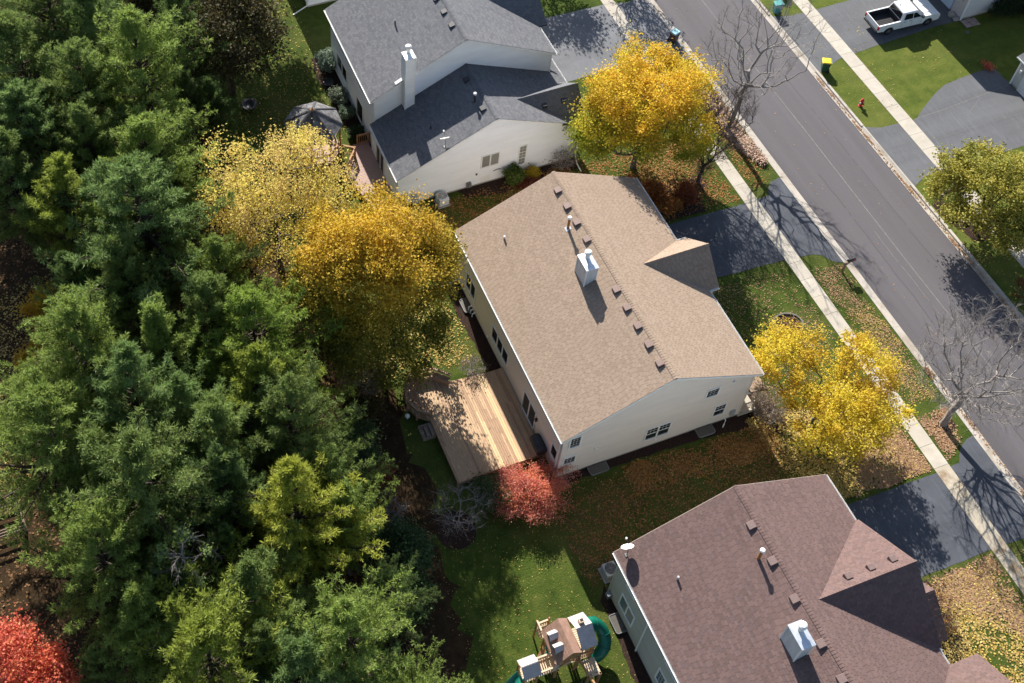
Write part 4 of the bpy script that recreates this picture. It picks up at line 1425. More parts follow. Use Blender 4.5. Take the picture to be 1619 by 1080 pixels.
roof([(34.9, 13.7, 4.5), (37.1, 13.7, 4.5), (37.0, 11.5, 3.0), (34.9, 11.5, 3.0)], 'brown_shingle', BR, .1, 36)
roof([(34.9, 13.7, 4.5), (37.1, 13.7, 4.5), (37.0, 14.5, 3.9), (34.9, 14.5, 3.9)], 'brown_shingle', BR, .1, 37)
siding('wall', (36.7, 11.7), (36.7, 14.4), [(0, .2), (2.7, .2), (2.7, 3.8), (2.0, 4.3), (0, 3.0)], 'grey_siding', BR)
siding('wall', (34.75, 11.75), (36.7, 11.75), [(0, .2), (1.95, .2), (1.95, 3.0), (0, 3.0)], 'grey_siding', BR)
cross_gable(BR, 29.9, 36.6, 6.2, 7.85, 9.95, 2.5, 5.4, 5.4, 34.85, 34.85, 'brown_shingle', 38)
siding('wall', (36.2, 2.8), (36.2, 9.6), [(0, .2), (6.8, .2), (6.8, 5.4), (3.4, 7.6), (0, 5.4)], 'grey_siding', BR)
siding('wall', (36.2, 9.6), (34.5, 9.6), [(0, .2), (1.7, .2), (1.7, 5.4), (0, 5.4)], 'grey_siding', BR)
rake(BR, (21.45, 21.21, 5.4), (28.15, 21.21, 8.7), trim='trim_tan'); rake(BR, (28.15, 21.21, 8.7), (34.85, 21.21, 5.4), trim='trim_tan')
gutter((21.46, 5.0, 5.38), (21.46, 21.2, 5.38), BR, (-1, 0, 0))
gutter((34.84, 18.3, 5.38), (34.84, 21.2, 5.38), BR, (1, 0, 0))
gutter((34.84, 10.0, 5.38), (34.84, 10.85, 5.38), BR, (1, 0, 0))
gutter((34.9, 10.84, 5.38), (35.05, 10.84, 5.38), BR, (0, -1, 0))
W0, W1 = (21.8, 20.9), (21.8, 5.3)
for ya, yb, za, zb in ((18.45, 19.8, 1.2, 2.45), (14.2, 15.5, 1.15, 2.45), (10.2, 11.5, 1.15, 2.45), (19.0, 19.7, 3.95, 5.05), (14.2, 15.5, 3.95, 5.05)):
    window(W0, W1, 20.9 - yb, za, 20.9 - ya, zb, BR, 2 if yb - ya > .9 else 1, 1, (3, 3) if ya in (14.2,) else None, glass='window_painted_sky')
wall_box(BR, 'hose_box', W0, W1, .25, .45, .3, .4, .3, 'cover_grey')
downspout(21.72, 17.4, .1, 5.3, BR)
for y in (19.0, 16.94, 14.85, 12.48, 10.68):
    roof_vent((27.82, y, 8.53), .49, 'vent_brown', BR)
for x in (31.45, 32.83, 34.17):
    m = MB(); m.box(x - .19, 14.95, 7.62, x + .19, 15.3, 7.93); m.build('roof_vent', 'vent_brown', BR, bevel=.02)
pipe_vent((27.35, 17.39, 8.27), 1.0, .085, 'rust_pipe', BR, cap='trim_white', slope=.49)
pipe_vent((23.56, 18.39, 6.42), .38, .06, 'galvanised', BR, slope=.49)
chimney(BR, 26.42, 12.36, 27.12, 13.58, 7.75, 9.5)

# ---- houses across the street and beyond
FH = thing('house', 'white house corner behind the pickup truck, paved stones at its foot', 'house', (75, 58, 0))
foundation(FH, 71.3, 82, 54.25, 66, .2)
shell(FH, 71.3, 82, 54.25, 66, 5.4, 7.9, 76.6, 'pale_siding', .2)
roof([(68.95, 53.6, 4.75), (76.6, 53.6, 8.2), (76.6, 66.4, 8.2), (68.95, 66.4, 4.75)], 'grey_shingle', FH, seed=41)
roof([(84.2, 53.6, 4.75), (76.6, 53.6, 8.2), (76.6, 66.4, 8.2), (84.2, 66.4, 4.75)], 'grey_shingle', FH, seed=42)
m = MB(); m.box(71.22, 55.6, .05, 71.29, 60.4, 2.4); gd = m.build('garage_door', 'door_blue', FH)
m = MB(); m.box(71.2, 54.3, .05, 71.28, 55.45, 2.6); m.build('brick_facing', 'brick_pale', FH)
m = MB(); m.box(71.2, 54.2, .0, 71.35, 54.28, 5.3); m.build('corner_board', 'trim_white', FH)
wall_box(FH, 'wall_lamp', (71.3, 66), (71.3, 54.25), 11.2, 1.9, .14, .25, .14, 'dark_metal')

GH = thing('house', 'grey sided garage corner with white eave at the right edge', 'house', (75, 43, 0))
foundation(GH, 70.4, 80, 37, 46.8, .2)
shell(GH, 70.4, 80, 37, 46.8, 2.85, 5.2, 75.2, 'grey_siding', .2)
roof([(70.05, 36.7, 2.85), (75.2, 36.7, 5.3), (75.2, 47.1, 5.3), (70.05, 47.1, 2.85)], 'grey_shingle', GH, seed=43)
roof([(80.35, 36.7, 2.85), (75.2, 36.7, 5.3), (75.2, 47.1, 5.3), (80.35, 47.1, 2.85)], 'grey_shingle', GH, seed=44)
gutter((70.06, 36.7, 2.83), (70.06, 47.1, 2.83), GH, (-1, 0, 0))
m = MB(); m.box(70.32, 41.0, .05, 70.38, 46.0, 2.3); m.build('garage_door', 'pale_siding', GH)
m = MB(); m.box(70.35, 46.72, .0, 70.5, 46.85, 2.8); m.build('corner_board', 'trim_white', GH)
wall_box(GH, 'wall_lamp', (70.4, 46.8), (70.4, 37), .4, 1.7, .16, .28, .16, 'trim_white')

NH = thing('house', 'white house with a small back stoop beyond the grey roof, cut by the top edge', 'house', (26, 80, 0))
foundation(NH, 20.8, 33, 74.2, 84, .2)
shell(NH, 20.8, 33, 74.2, 84, 5.4, 8.2, 26.9, 'white_siding', .2)
roof([(20.4, 73.9, 5.4), (26.9, 73.9, 8.5), (26.9, 84.3, 8.5), (20.4, 84.3, 5.4)], 'grey_shingle', NH, seed=45)
roof([(33.4, 73.9, 5.4), (26.9, 73.9, 8.5), (26.9, 84.3, 8.5), (33.4, 84.3, 5.4)], 'grey_shingle', NH, seed=46)
downspout(20.75, 74.3, .05, 5.3, NH, (-1.4, -.6))
# ------------------------------------------------------------------ decks and garden buildings
def inside_spans(poly, c, axis):
    """intervals of an outline cut by the line coordinate[axis] == c"""
    out = []
    n = len(poly)
    for i in range(n):
        p, q = poly[i], poly[(i + 1) % n]
        if (p[axis] > c) != (q[axis] > c):
            t = (c - p[axis]) / (q[axis] - p[axis])
            out.append(p[1 - axis] + (q[1 - axis] - p[1 - axis]) * t)
    out.sort()
    return list(zip(out[::2], out[1::2]))

def boards(parent, poly, z, axis, w, mats, gap=.012, seed=1):
    """one board per strip, each its own piece"""
    r = random.Random(seed)
    lo, hi = min(p[axis] for p in poly), max(p[axis] for p in poly)
    c = lo + w / 2
    i = 0
    while c < hi:
        for a, b in inside_spans(poly, c, axis):
            cuts = [a]
            if b - a > 4.2:
                cuts.append(a + (b - a) * r.choice((.33, .5, .62)))
            cuts.append(b)
            for s, e in zip(cuts[:-1], cuts[1:]):
                if e - s < .1:
                    continue
                m = MB()
                h = r.uniform(0, .006)
                if axis == 0:
                    m.box(c - w / 2 + gap / 2, s + .003, z - .035, c + w / 2 - gap / 2, e - .003, z + h)
                else:
                    m.box(s + .003, c - w / 2 + gap / 2, z - .035, e - .003, c + w / 2 - gap / 2, z + h)
                mat = mats(i, c, (s + e) / 2, r)
                m.build('board', mat, parent)
        c += w
        i += 1

def skirt(parent, poly, z, mat):
    m = MB()
    n = len(poly)
    for i in range(n):
        p, q = poly[i], poly[(i + 1) % n]
        m.bar((p[0], p[1], z - .14), (q[0], q[1], z - .14), .04, .2)
    m.build('rim_board', mat, parent)
    m = MB()
    for x, y in poly:
        m.box(x - .06, y - .06, -.05, x + .06, y + .06, z - .06)
    m.build('deck_posts', mat, parent)
    m = MB()
    cx, cy = sum(p[0] for p in poly) / n, sum(p[1] for p in poly) / n
    m.slab([(cx + (p[0] - cx) * .97, cy + (p[1] - cy) * .97) for p in poly], z - .2, z - .06)
    m.build('joists', 'weathered_wood', parent)

DK = thing('deck', 'wide brown wooden deck with an angled built-in bench behind the tan roofed house', 'deck', (18.8, 33.2, 0))
DP = [(21.93, 29.95), (21.93, 36.45), (20.9, 36.45), (18.42, 36.66), (17.46, 37.55), (16.15, 37.72), (15.25, 36.88), (15.12, 35.88), (15.45, 35.05), (16.17, 34.5), (16.17, 29.95)]
def dmat(i, c, mid, r):
    if abs(c - 20.35) < .1 and mid < 36:
        return 'deck_board_new'
    if abs(c - 19.18) < .08 and mid < 32.8:
        return 'deck_board_new'
    return r.choice(('deck_board', 'deck_board', 'deck_board', 'deck_board_dark'))
boards(DK, DP, .5, 0, .145, dmat, seed=5)
skirt(DK, DP, .5, 'deck_board_dark')
BP = [(18.42, 36.66), (17.46, 37.55), (16.15, 37.72), (15.25, 36.88), (15.12, 35.88), (15.45, 35.05), (16.17, 34.5)]
cen = Vector((16.9, 36.0, 0))
for a, b in zip(BP[:-1], BP[1:]):
    a3, b3 = Vector((a[0], a[1], 0)), Vector((b[0], b[1], 0))
    n = Vector((-(b3 - a3).y, (b3 - a3).x, 0)).normalized()
    if n.dot(cen - (a3 + b3) / 2) < 0:
        n = -n
    L = (b3 - a3).length
    for k in range(3):
        o = .09 + k * .145
        t = o * .41
        d = (b3 - a3).normalized()
        q = MB()
        q.bar(a3 + n * o + d * t + Vector((0, 0, .93)), b3 + n * o - d * t + Vector((0, 0, .93)), .132, .036)
        q.build('bench_board', 'deck_board_dark', DK)
    q = MB()
    q.bar(a3 + n * .42 + Vector((0, 0, .72)), b3 + n * .42 + Vector((0, 0, .72)), .04, .4)
    q.bar(a3 + Vector((0, 0, 1.28)), b3 + Vector((0, 0, 1.28)), .14, .036)
    q.bar(a3 + n * -.02 + Vector((0, 0, 1.12)), b3 + n * -.02 + Vector((0, 0, 1.12)), .03, .16)
    q.build('bench_back', 'deck_board_dark', DK)
for k in range(3):
    m = MB(); m.box(15.3 + k * .3, 33.5, .05 + k * .12, 15.57 + k * .3, 34.45, .1 + k * .12); m.build('step', 'weathered_wood', DK)
m = MB(); m.box(15.28, 33.48, -.02, 16.14, 33.53, .3); m.box(15.28, 34.42, -.02, 16.14, 34.47, .3); m.build('step_side', 'weathered_wood', DK)

GR = thing('grill', 'covered barbecue under a black and beige cover against the house wall', 'grill', (21.62, 30.35, .5))
m = MB()
m.prism([(21.3, 29.9, .55), (21.95, 29.9, .55), (21.95, 30.85, .55), (21.3, 30.85, .55)], (0, 0, .62))
m.build('side_cover', 'cover_beige', GR, bevel=.05)
m = MB()
m.lathe([(.1, -.62), (.36, -.58), (.40, 0), (.36, .56), (.1, .6)], (21.62, 30.37, 1.15), 16, 'y')
m.build('hood_cover', 'cover_black', GR, bevel=.01)
m = MB()
for y in (29.95, 30.8):
    for x in (21.36, 21.9):
        m.tube([(x, y, .5), (x, y, .6)], .05, 8)
m.build('feet', 'black_plastic', GR)

WD = thing('deck', 'reddish wooden deck beside the white house, half hidden by yellow trees', 'deck', (19.3, 55, 0))
WP = [(20.33, 51.6), (20.33, 58.0), (19.2, 58.0), (18.95, 56.9), (17.9, 56.3), (17.75, 55.2), (18.1, 53.6), (18.6, 51.6)]
boards(WD, WP, .5, 1, .145, lambda i, c, m_, r: 'deck_red', seed=8)
skirt(WD, WP, .5, 'cedar')
def rail(parent, a, b, z0, mat, n=None, h=.95):
    a, b = Vector((a[0], a[1], z0)), Vector((b[0], b[1], z0))
    L = (b - a).length
    up = Vector((0, 0, 1))
    m = MB()
    m.bar(a + up * h, b + up * h, .13, .04)
    m.build('top_rail', mat, parent)
    for hh in (h - .1, .12):
        q = MB(); q.bar(a + up * hh, b + up * hh, .04, .09); q.build('rail', mat, parent)
    for p in (a, b):
        q = MB(); q.box(p.x - .05, p.y - .05, z0 - .3, p.x + .05, p.y + .05, z0 + h + .08); q.build('rail_post', mat, parent)
    k = max(2, int(L / .14))
    me = None
    for i in range(1, k):
        p = a + (b - a) * (i / k)
        q = MB(); q.box(p.x - .018, p.y - .018, z0 + .12, p.x + .018, p.y + .018, z0 + h - .1); q.build('baluster', mat, parent)
rail(WD, (19.5, 57.95), (20.45, 57.95), .5, 'cedar')
rail(WD, (18.95, 56.9), (18.2, 57.4), .5, 'cedar')
rail(WD, (18.85, 56.75), (18.0, 55.7), .5, 'cedar')

GZ = thing('gazebo', 'octagonal wooden gazebo with grey shingle roof behind a yellow tree', 'gazebo', (16.4, 58.9, 0))
gc = Vector((16.4, 58.9, 0))
oct_ = lambda r, z, o=0: [Vector((gc.x + r * math.cos(R(22.5 + 45 * k + o)), gc.y + r * math.sin(R(22.5 + 45 * k + o)), z)) for k in range(8)]
lo, hi = oct_(2.2, 3.0), oct_(.12, 4.45)
rt = MB()
for k in range(8):
    k2 = (k + 1) % 8
    rt.prism([lo[k] - Vector((0, 0, .1)), lo[k2] - Vector((0, 0, .1)), hi[k2] - Vector((0, 0, .1)), hi[k] - Vector((0, 0, .1))], (0, 0, .095))
grf = rt.build('roof', 'roof_felt', GZ)
for k in range(8):
    k2 = (k + 1) % 8
    shingles([lo[k], lo[k2], hi[k2], hi[k]], 'gazebo_shingle', grf, .16, .3, 60 + k)
m = MB()
for k in range(8):
    m.bar(lo[k] + Vector((0, 0, .035)), hi[k] + Vector((0, 0, .035)), .16, .02)
m.build('hip_cap', 'vent_dark', grf)
m = MB(); m.lathe([(.16, 0), (.18, .06), (.05, .2), (.07, .28), (.01, .36)], (gc.x, gc.y, 4.4), 10); m.build('finial', 'cedar', grf)
po = oct_(1.95, 0)
for k in range(8):
    m = MB(); m.box(po[k].x - .06, po[k].y - .06, 0, po[k].x + .06, po[k].y + .06, 2.95); m.build('post', 'cedar', GZ)
    if k != 7:
        a, b = po[k], po[(k + 1) % 8]
        rail(GZ, (a.x, a.y), (b.x, b.y), .3, 'cedar', h=.85)
m = MB(); m.slab([(p.x, p.y) for p in oct_(2.0, 0)], .02, .3); m.build('floor', 'deck_red', GZ)
m = MB()
for k in range(8):
    a, b = po[k], po[(k + 1) % 8]
    m.bar((a.x, a.y, 2.85), (b.x, b.y, 2.85), .06, .22)
m.build('header_beam', 'cedar', GZ)

# ------------------------------------------------------------------ play set
PL = thing('playset', 'wooden play set with two little roofed towers, a bridge and green slides', 'playset', (17.2, 18.4, 0))
def legs(parent, xs, ys, z1, mat='play_wood', s=.06):
    for x in xs:
        for y in ys:
            m = MB(); m.box(x - s, y - s, -.02, x + s, y + s, z1); m.build('post', mat, parent)
def planks(parent, x0, x1, y0, y1, z, axis, w=.12, mat='play_rail', name='plank'):
    c = (x0 if axis == 0 else y0) + w / 2
    end = x1 if axis == 0 else y1
    while c < end:
        m = MB()
        if axis == 0: m.box(c - w / 2 + .012, y0, z - .03, c + w / 2 - .012, y1, z)
        else: m.box(x0, c - w / 2 + .012, z - .03, x1, c + w / 2 - .012, z)
        m.build(name, mat, parent)
        c += w
def pickets(parent, a, b, z0, z1, w=.07, step=.12, mat='play_rail'):
    a, b = Vector(a), Vector(b)
    L = (b - a).length
    d = (b - a) / L
    m = MB()
    m.bar((a.x, a.y, z1), (b.x, b.y, z1), .09, .05); m.bar((a.x, a.y, z0 + .06), (b.x, b.y, z0 + .06), .05, .07)
    m.build('handrail', mat, parent)
    k = int(L / step)
    for i in range(k + 1):
        p = a + d * (i * L / k)
        q = MB(); q.bar((p.x, p.y, z0), (p.x, p.y, z1), w, .025, up=(d.y, -d.x, 0)); q.build('picket', mat, parent)
# main tower under the brown gable roof
legs(PL, (16.85, 18.05), (17.7, 19.3), 2.6)
planks(PL, 16.8, 18.9, 17.65, 19.35, 1.55, 1)
def gable_roof(parent, a, b, e0, e1, mat, th=.05, boards_n=7):
    """ridge a-b, eave lines e0 and e1, laid in courses of boards"""
    for e in (e0, e1):
        A, B, C_, D = Vector(a), Vector(b), Vector(e[1]), Vector(e[0])
        for i in range(boards_n):
            t0, t1 = i / boards_n, (i + 1) / boards_n + .03
            n = (B - A).cross(D - A).normalized()
            if n.z < 0: n = -n
            p = [A.lerp(D, t0), B.lerp(C_, t0), B.lerp(C_, t1) + n * .018, A.lerp(D, t1) + n * .018]
            m = MB(); m.prism([q + n * .0 for q in p], n * .022)
            m.build('roof_board', mat, parent)
gable_roof(PL, (17.45, 17.5, 3.75), (17.45, 19.45, 3.75), ((16.62, 17.5, 2.75), (16.62, 19.45, 2.75)), ((17.98, 17.5, 3.3), (17.98, 19.45, 3.3)), 'play_roof')
for y in (17.55, 19.4):
    m = MB(); m.prism([(16.75, y, 2.85), (17.45, y, 3.68), (17.9, y, 3.28), (17.9, y, 2.6), (16.75, y, 2.6)], (0, .03, 0)); m.build('gable_board', 'cedar', PL)
for y in (18.15, 18.85):
    m = MB()
    m.prism([(16.72, y - .2, 2.95), (17.15, y - .2, 3.38), (16.72, y - .2, 3.38)], (0, .4, 0)); dm = m.build('dormer', 'play_canopy', PL)
    m = MB(); m.add([(16.66, y - .24, 3.36), (17.2, y - .24, 3.42), (17.2, y, 3.58), (16.66, y, 3.56), (16.66, y + .24, 3.36), (17.2, y + .24, 3.42)], [(0, 1, 2, 3), (3, 2, 5, 4)])
    m.build('dormer_roof', 'play_canopy', dm)
    m = MB(); m.box(16.70, y - .12, 3.05, 16.715, y + .12, 3.3); m.build('dormer_window', 'black_plastic', dm)
# lookout tower under the grey canopy
legs(PL, (18.2, 18.9), (17.75, 19.3), 3.1)
cm = MB()
cm.prism([(18.08, 18.55, 3.95), (19.02, 18.55, 3.95), (19.02, 19.45, 3.25), (18.08, 19.45, 3.25)], (0, 0, .03)); cm.build('canopy', 'play_canopy', PL)
cm = MB()
cm.prism([(18.08, 18.55, 3.95), (19.02, 18.55, 3.95), (19.02, 17.6, 3.2), (18.08, 17.6, 3.2)], (0, 0, .03)); cm.build('canopy', 'play_canopy', PL)
m = MB(); m.box(18.38, 18.72, 3.7, 18.66, 18.95, 4.12); pc = m.build('toy_chimney', 'play_rail', PL)
m = MB(); m.box(18.43, 18.76, 4.12, 18.61, 18.91, 4.125); m.build('chimney_hole', 'black_plastic', pc)
for k in range(6):
    z = 1.7 + k * .17
    for x in (18.15, 18.95):
        m = MB(); m.box(x - .02, 17.7, z, x + .02, 19.35, z + .13); m.build('plank', 'cedar', PL)
pickets(PL, (16.85, 17.68, 0), (18.05, 17.68, 0), 1.6, 2.45)
pickets(PL, (16.82, 18.5, 0), (16.82, 19.32, 0), 1.6, 2.45)
# second little tower and the plank bridge
legs(PL, (14.85, 15.6), (17.6, 18.35), 2.3)
planks(PL, 14.8, 15.65, 17.55, 18.4, 1.5, 1)
gable_roof(PL, (14.72, 17.97, 2.95), (15.72, 17.97, 2.95), ((14.72, 18.45, 2.6), (15.72, 18.45, 2.6)), ((14.72, 17.45, 2.45), (15.72, 17.45, 2.45)), 'play_canopy', boards_n=2)
planks(PL, 15.66, 16.85, 17.62, 18.32, 1.52, 0)
pickets(PL, (15.66, 17.6, 0), (16.85, 17.6, 0), 1.5, 2.2)
pickets(PL, (15.66, 18.34, 0), (16.85, 18.34, 0), 1.5, 2.2)
pickets(PL, (14.85, 17.58, 0), (15.62, 17.58, 0), 1.5, 2.15)
# climbing ramp with hand holds, and the raised ladder gate
m = MB(); m.prism([(15.75, 18.45, .1), (16.9, 19.25, 1.5), (16.9, 18.45, 1.5), (15.75, 17.95, .1)], (-.02, 0, .05)); m.build('climbing_ramp', 'cedar', PL)
for k in range(9):
    t = random.random(); u_ = random.random()
    m = MB(); m.lathe([(.07, 0), (.06, .05), (.02, .07)], (15.9 + t * .9, 18.3 + u_ * .35 + t * .35, .35 + t * 1.15), 7); m.build('hand_hold', 'slide_green', PL)
pickets(PL, (16.66, 19.42, 0), (16.66, 20.08, 0), 1.4, 2.55, mat='play_rail')
planks(PL, 16.7, 17.4, 19.42, 20.05, 1.46, 0)
legs(PL, (16.68, 17.4), (20.05,), 2.4, 'play_wood', .045)
pickets(PL, (17.4, 20.06, 0), (16.7, 20.06, 0), 1.5, 2.1, mat='play_rail')
for z in (.35, .7, 1.05):
    m = MB(); m.bar((17.42, 19.45, z), (17.42, 20.03, z), .08, .05); m.build('ladder_rung', 'play_wood', PL)
pickets(PL, (18.2, 17.68, 0), (18.95, 17.68, 0), 1.6, 2.4, mat='play_wood')
for y in (17.66,):
    m = MB(); m.tube([(16.9 + 1.1 * k / 8, y - .04, 1.75 + .45 * math.sin(math.pi * k / 8)) for k in range(9)], .045, 6); m.build('arch_trim', 'cedar', PL)
# slides
def chute(parent, pts, w, mat, wall=.16):
    pts = [Vector(p) for p in pts]
    m = MB()
    prof = [(-w, wall), (-w * .82, 0.02), (0, 0), (w * .82, .02), (w, wall), (w + .03, wall + .02), (w * .9, -.03), (0, -.05), (-w * .9, -.03), (-w - .03, wall + .02)]
    rings = []
    for i, p in enumerate(pts):
        d = (pts[min(i + 1, len(pts) - 1)] - pts[max(i - 1, 0)]); d.z = 0; d.normalize()
        s = Vector((-d.y, d.x, 0))
        rings += [p + s * a + Vector((0, 0, b)) for a, b in prof]
    n = len(prof)
    fs = []
    for i in range(len(pts) - 1):
        for k in range(n):
            k2 = (k + 1) % n
            fs.append((i * n + k, i * n + k2, (i + 1) * n + k2, (i + 1) * n + k))
    m.add(rings, fs)
    return m.build('slide', mat, parent, smooth=True)
chute(PL, [(14.82, 17.95, 1.5), (14.5, 17.85, 1.45), (14.1, 17.72, 1.2), (13.6, 17.55, .85), (13.1, 17.4, .5), (12.6, 17.22, .26), (12.2, 17.1, .22)], .27, 'slide_green')
tp = []
for k in range(15):
    t = k / 14
    if t < .15:
        tp.append((18.85 + t * 4, 19.0 + t * .3, 2.3 - t * .6))
    else:
        a = R(90 - (t - .15) / .85 * 200)
        tp.append((19.45 + .62 * math.cos(a), 18.42 + .64 * math.sin(a), 2.2 - (t - .15) * 2.0))
m = MB(); m.tube(tp, .37, 16, cap=False); ts = m.build('tube_slide', 'slide_green', PL, smooth=True)
for k in (3, 7, 10):
    p, q = Vector(tp[k]), Vector(tp[k + 1])
    d = (q - p).normalized()
    m = MB(); m.tube([p - d * .03, p + d * .03], .40, 16); m.build('joint_band', 'slide_green', ts)
# swing beam with ladder to the south
m = MB(); m.bar((17.9, 17.7, 2.35), (18.4, 14.6, 2.35), .1, .15); m.build('swing_beam', 'play_wood', PL)
for dx in (-.75, .75):
    m = MB(); m.bar((18.4, 14.6, 2.35), (18.45 + dx, 14.3, 0), .09); m.build('swing_leg', 'play_wood', PL)
for y0 in (16.6, 15.6):
    xx = 17.9 + (17.7 - y0) / 3.1 * .5
    m = MB()
    m.tube([(xx - .2, y0 + .03, 2.3), (xx - .22, y0 + .03, .55)], .012, 5); m.tube([(xx + .2, y0 - .03, 2.3), (xx + .22, y0 - .03, .55)], .012, 5)
    m.build('swing_chain', 'grey_metal', PL)
    m = MB(); m.box(xx - .24, y0 - .09, .5, xx + .24, y0 + .09, .55); m.build('swing_seat', 'slide_green', PL)
planks(PL, 18.2, 19.0, 16.6, 17.6, 1.5, 1, .16)
legs(PL, (18.25, 18.95), (16.65,), 1.5)

# ------------------------------------------------------------------ pickup truck (nose to +x in its own frame)
TK = thing('pickup_truck', 'white crew cab pickup truck with empty black bed parked on the driveway', 'pickup truck', (66.35, 55.72, 0), R(-2.2))
hw = .98
def side_profile():
    def arch(cx, r, n=9):
        return [(cx + r * math.cos(t), .36 + r * math.sin(t)) for t in np.linspace(0, math.pi, n)]
    pts = [(2.86, .45), (2.92, .62), (2.9, .98), (2.78, 1.10), (1.55, 1.20), (1.2, 1.22), (-.85, 1.22), (-.87, 1.2)]
    low = [(-.87, .42)] + [] + [(1.42, .42)] + list(reversed([(x, z) for x, z in arch(1.88, .47)])) + [(2.4, .42)]
    return pts, low
top, low = side_profile()
m = MB()
m.prism([(x, -hw, z) for x, z in top + low], (0, 2 * hw, 0))
m.build('body', 'truck_paint', TK, local=True, bevel=.05)
# bed: two sides with arches, tailgate, bulkhead, liner
bs = [(-2.9, .55), (-2.92, 1.2), (-.88, 1.22), (-.88, .42), (-1.33, .42)] + [(-1.82 + .47 * math.cos(t), .36 + .47 * math.sin(t)) for t in np.linspace(0.12, math.pi - .12, 9)] + [(-2.4, .5)]
for y in (-hw, hw - .14):
    m = MB(); m.prism([(x, y, z) for x, z in bs], (0, .14, 0)); m.build('bed_side', 'truck_paint', TK, local=True, bevel=.025)
m = MB(); m.box(-2.93, -hw + .14, .55, -2.86, hw - .14, 1.19); m.build('tailgate', 'truck_paint', TK, local=True, bevel=.02)
m = MB(); m.box(-2.86, -hw + .14, .5, -.9, hw - .14, .72)
for k in range(9):
    y = -.72 + k * .18
    m.box(-2.84, y - .03, .72, -.92, y + .03, .735)
m.build('bed_liner', 'bed_liner', TK, local=True)
m = MB(); m.box(-2.86, -hw + .135, .72, -.9, -hw + .165, 1.18); m.box(-2.86, hw - .165, .72, -.9, hw - .135, 1.18); m.box(-.93, -hw + .14, .72, -.89, hw - .14, 1.2); m.box(-2.865, -.8, .72, -2.83, .8, 1.17)
m.build('bed_wall', 'bed_liner', TK, local=True)
# cab greenhouse
def frust(x0, x1, y, z0, X0, X1, Y, z1):
    return [(x0, -y, z0), (x1, -y, z0), (x1, y, z0), (x0, y, z0), (X0, -Y, z1), (X1, -Y, z1), (X1, Y, z1), (X0, Y, z1)]
BF = [(3, 2, 1, 0), (4, 5, 6, 7), (0, 1, 5, 4), (1, 2, 6, 5), (2, 3, 7, 6), (3, 0, 4, 7)]
m = MB(); m.add(frust(-.9, 1.35, .95, 1.2, -.72, .55, .76, 1.9), BF)
cab = m.build('cab', 'truck_paint', TK, local=True, bevel=.07)
def on_side(sy, pts, off=.012):
    out = []
    for x, z in pts:
        t = (z - 1.2) / .7
        out.append((x, sy * (.95 - .19 * t + off), z))
    return out
for sy in (-1, 1):
    for pts in ([(-.62, 1.27), (.18, 1.27), (.18, 1.72), (-.5, 1.76)], [(.26, 1.27), (1.0, 1.27), (.52, 1.7), (.26, 1.72)]):
        m = MB(); m.prism(on_side(sy, pts, .004), (0, sy * .02, 0)); m.build('side_window', 'truck_glass', TK, local=True)
m = MB(); m.prism([(1.36, -.84, 1.27), (1.36, .84, 1.27), (.68, .68, 1.86), (.68, -.68, 1.86)], (.03, 0, .03)); m.build('windscreen', 'truck_glass', TK, local=True)
m = MB(); m.prism([(-.895, -.78, 1.30), (-.895, .78, 1.30), (-.77, .68, 1.78), (-.77, -.68, 1.78)], (-.02, 0, 0)); m.build('rear_window', 'truck_glass', TK, local=True)
for x in (.22, -.68, 1.12):
    m = MB()
    for sy in (-1, 1):
        m.box(x - .006, sy * (hw + .002) - .004, .5, x + .006, sy * (hw + .002) + .004, 1.2)
    m.build('door_seam', 'black_plastic', TK, local=True)
for x in (.02, -.5):
    for sy in (-1, 1):
        m = MB(); m.box(x - .1, sy * (hw + .015) - .02, 1.05, x + .1, sy * (hw + .015) + .02, 1.09); m.build('door_handle', 'dark_metal', TK, local=True, bevel=.01)
for sy in (-1, 1):
    m = MB(); m.box(.98, sy * 1.08 - .11, 1.22, 1.14, sy * 1.08 + .11, 1.42); m.build('mirror', 'black_plastic', TK, local=True, bevel=.04)
    m = MB(); m.box(-.75, sy * 1.02 - .08, .36, 1.3, sy * 1.02 + .08, .43); m.build('running_board', 'black_plastic', TK, local=True, bevel=.02)
    m = MB(); m.box(-2.95, sy * .9 - .085, .78, -2.84, sy * .9 + .085, 1.14); m.build('tail_light', 'tail_red', TK, local=True, bevel=.02)
    m = MB(); m.box(2.76, sy * .8 - .15, .8, 2.93, sy * .8 + .15, .98); m.build('headlight', 'lamp_clear', TK, local=True, bevel=.03)
    m = MB(); m.prism([(2.5, sy * .38 - .16, 1.13), (1.7, sy * .38 - .2, 1.2), (1.7, sy * .38 + .2, 1.2), (2.5, sy * .38 + .16, 1.13)], (0, 0, .03)); m.build('hood_bulge', 'truck_paint', TK, local=True, bevel=.02)
    for x in (1.88, -1.82):
        m = MB(); m.lathe([(.22, -.12), (.37, -.12), (.39, -.08), (.39, .08), (.37, .12), (.22, .12)], (x, sy * .86, .385), 22, 'y'); w = m.build('wheel', 'tyre', TK, local=True, smooth=False)
        m = MB(); m.lathe([(.05, sy * .10), (.08, sy * .125), (.2, sy * .11), (.235, sy * .12)], (x, sy * .86, .385), 16, 'y'); m.build('rim', 'rim_metal', w, local=True)
m = MB(); m.box(-3.02, -.9, .5, -2.86, .9, .68); m.build('rear_bumper', 'dark_metal', TK, local=True, bevel=.03)
m = MB(); m.box(2.8, -.92, .45, 3.0, .92, .66); m.build('front_bumper', 'dark_metal', TK, local=True, bevel=.04)
m = MB(); m.box(2.84, -.62, .68, 2.94, .62, 1.0); m.build('grille', 'black_plastic', TK, local=True, bevel=.02)
m = MB(); m.lathe([(.06, 0), (.05, .03), (.01, .1)], (-.45, .2, 1.9), 8); m.build('roof_aerial', 'dark_metal', TK, local=True)

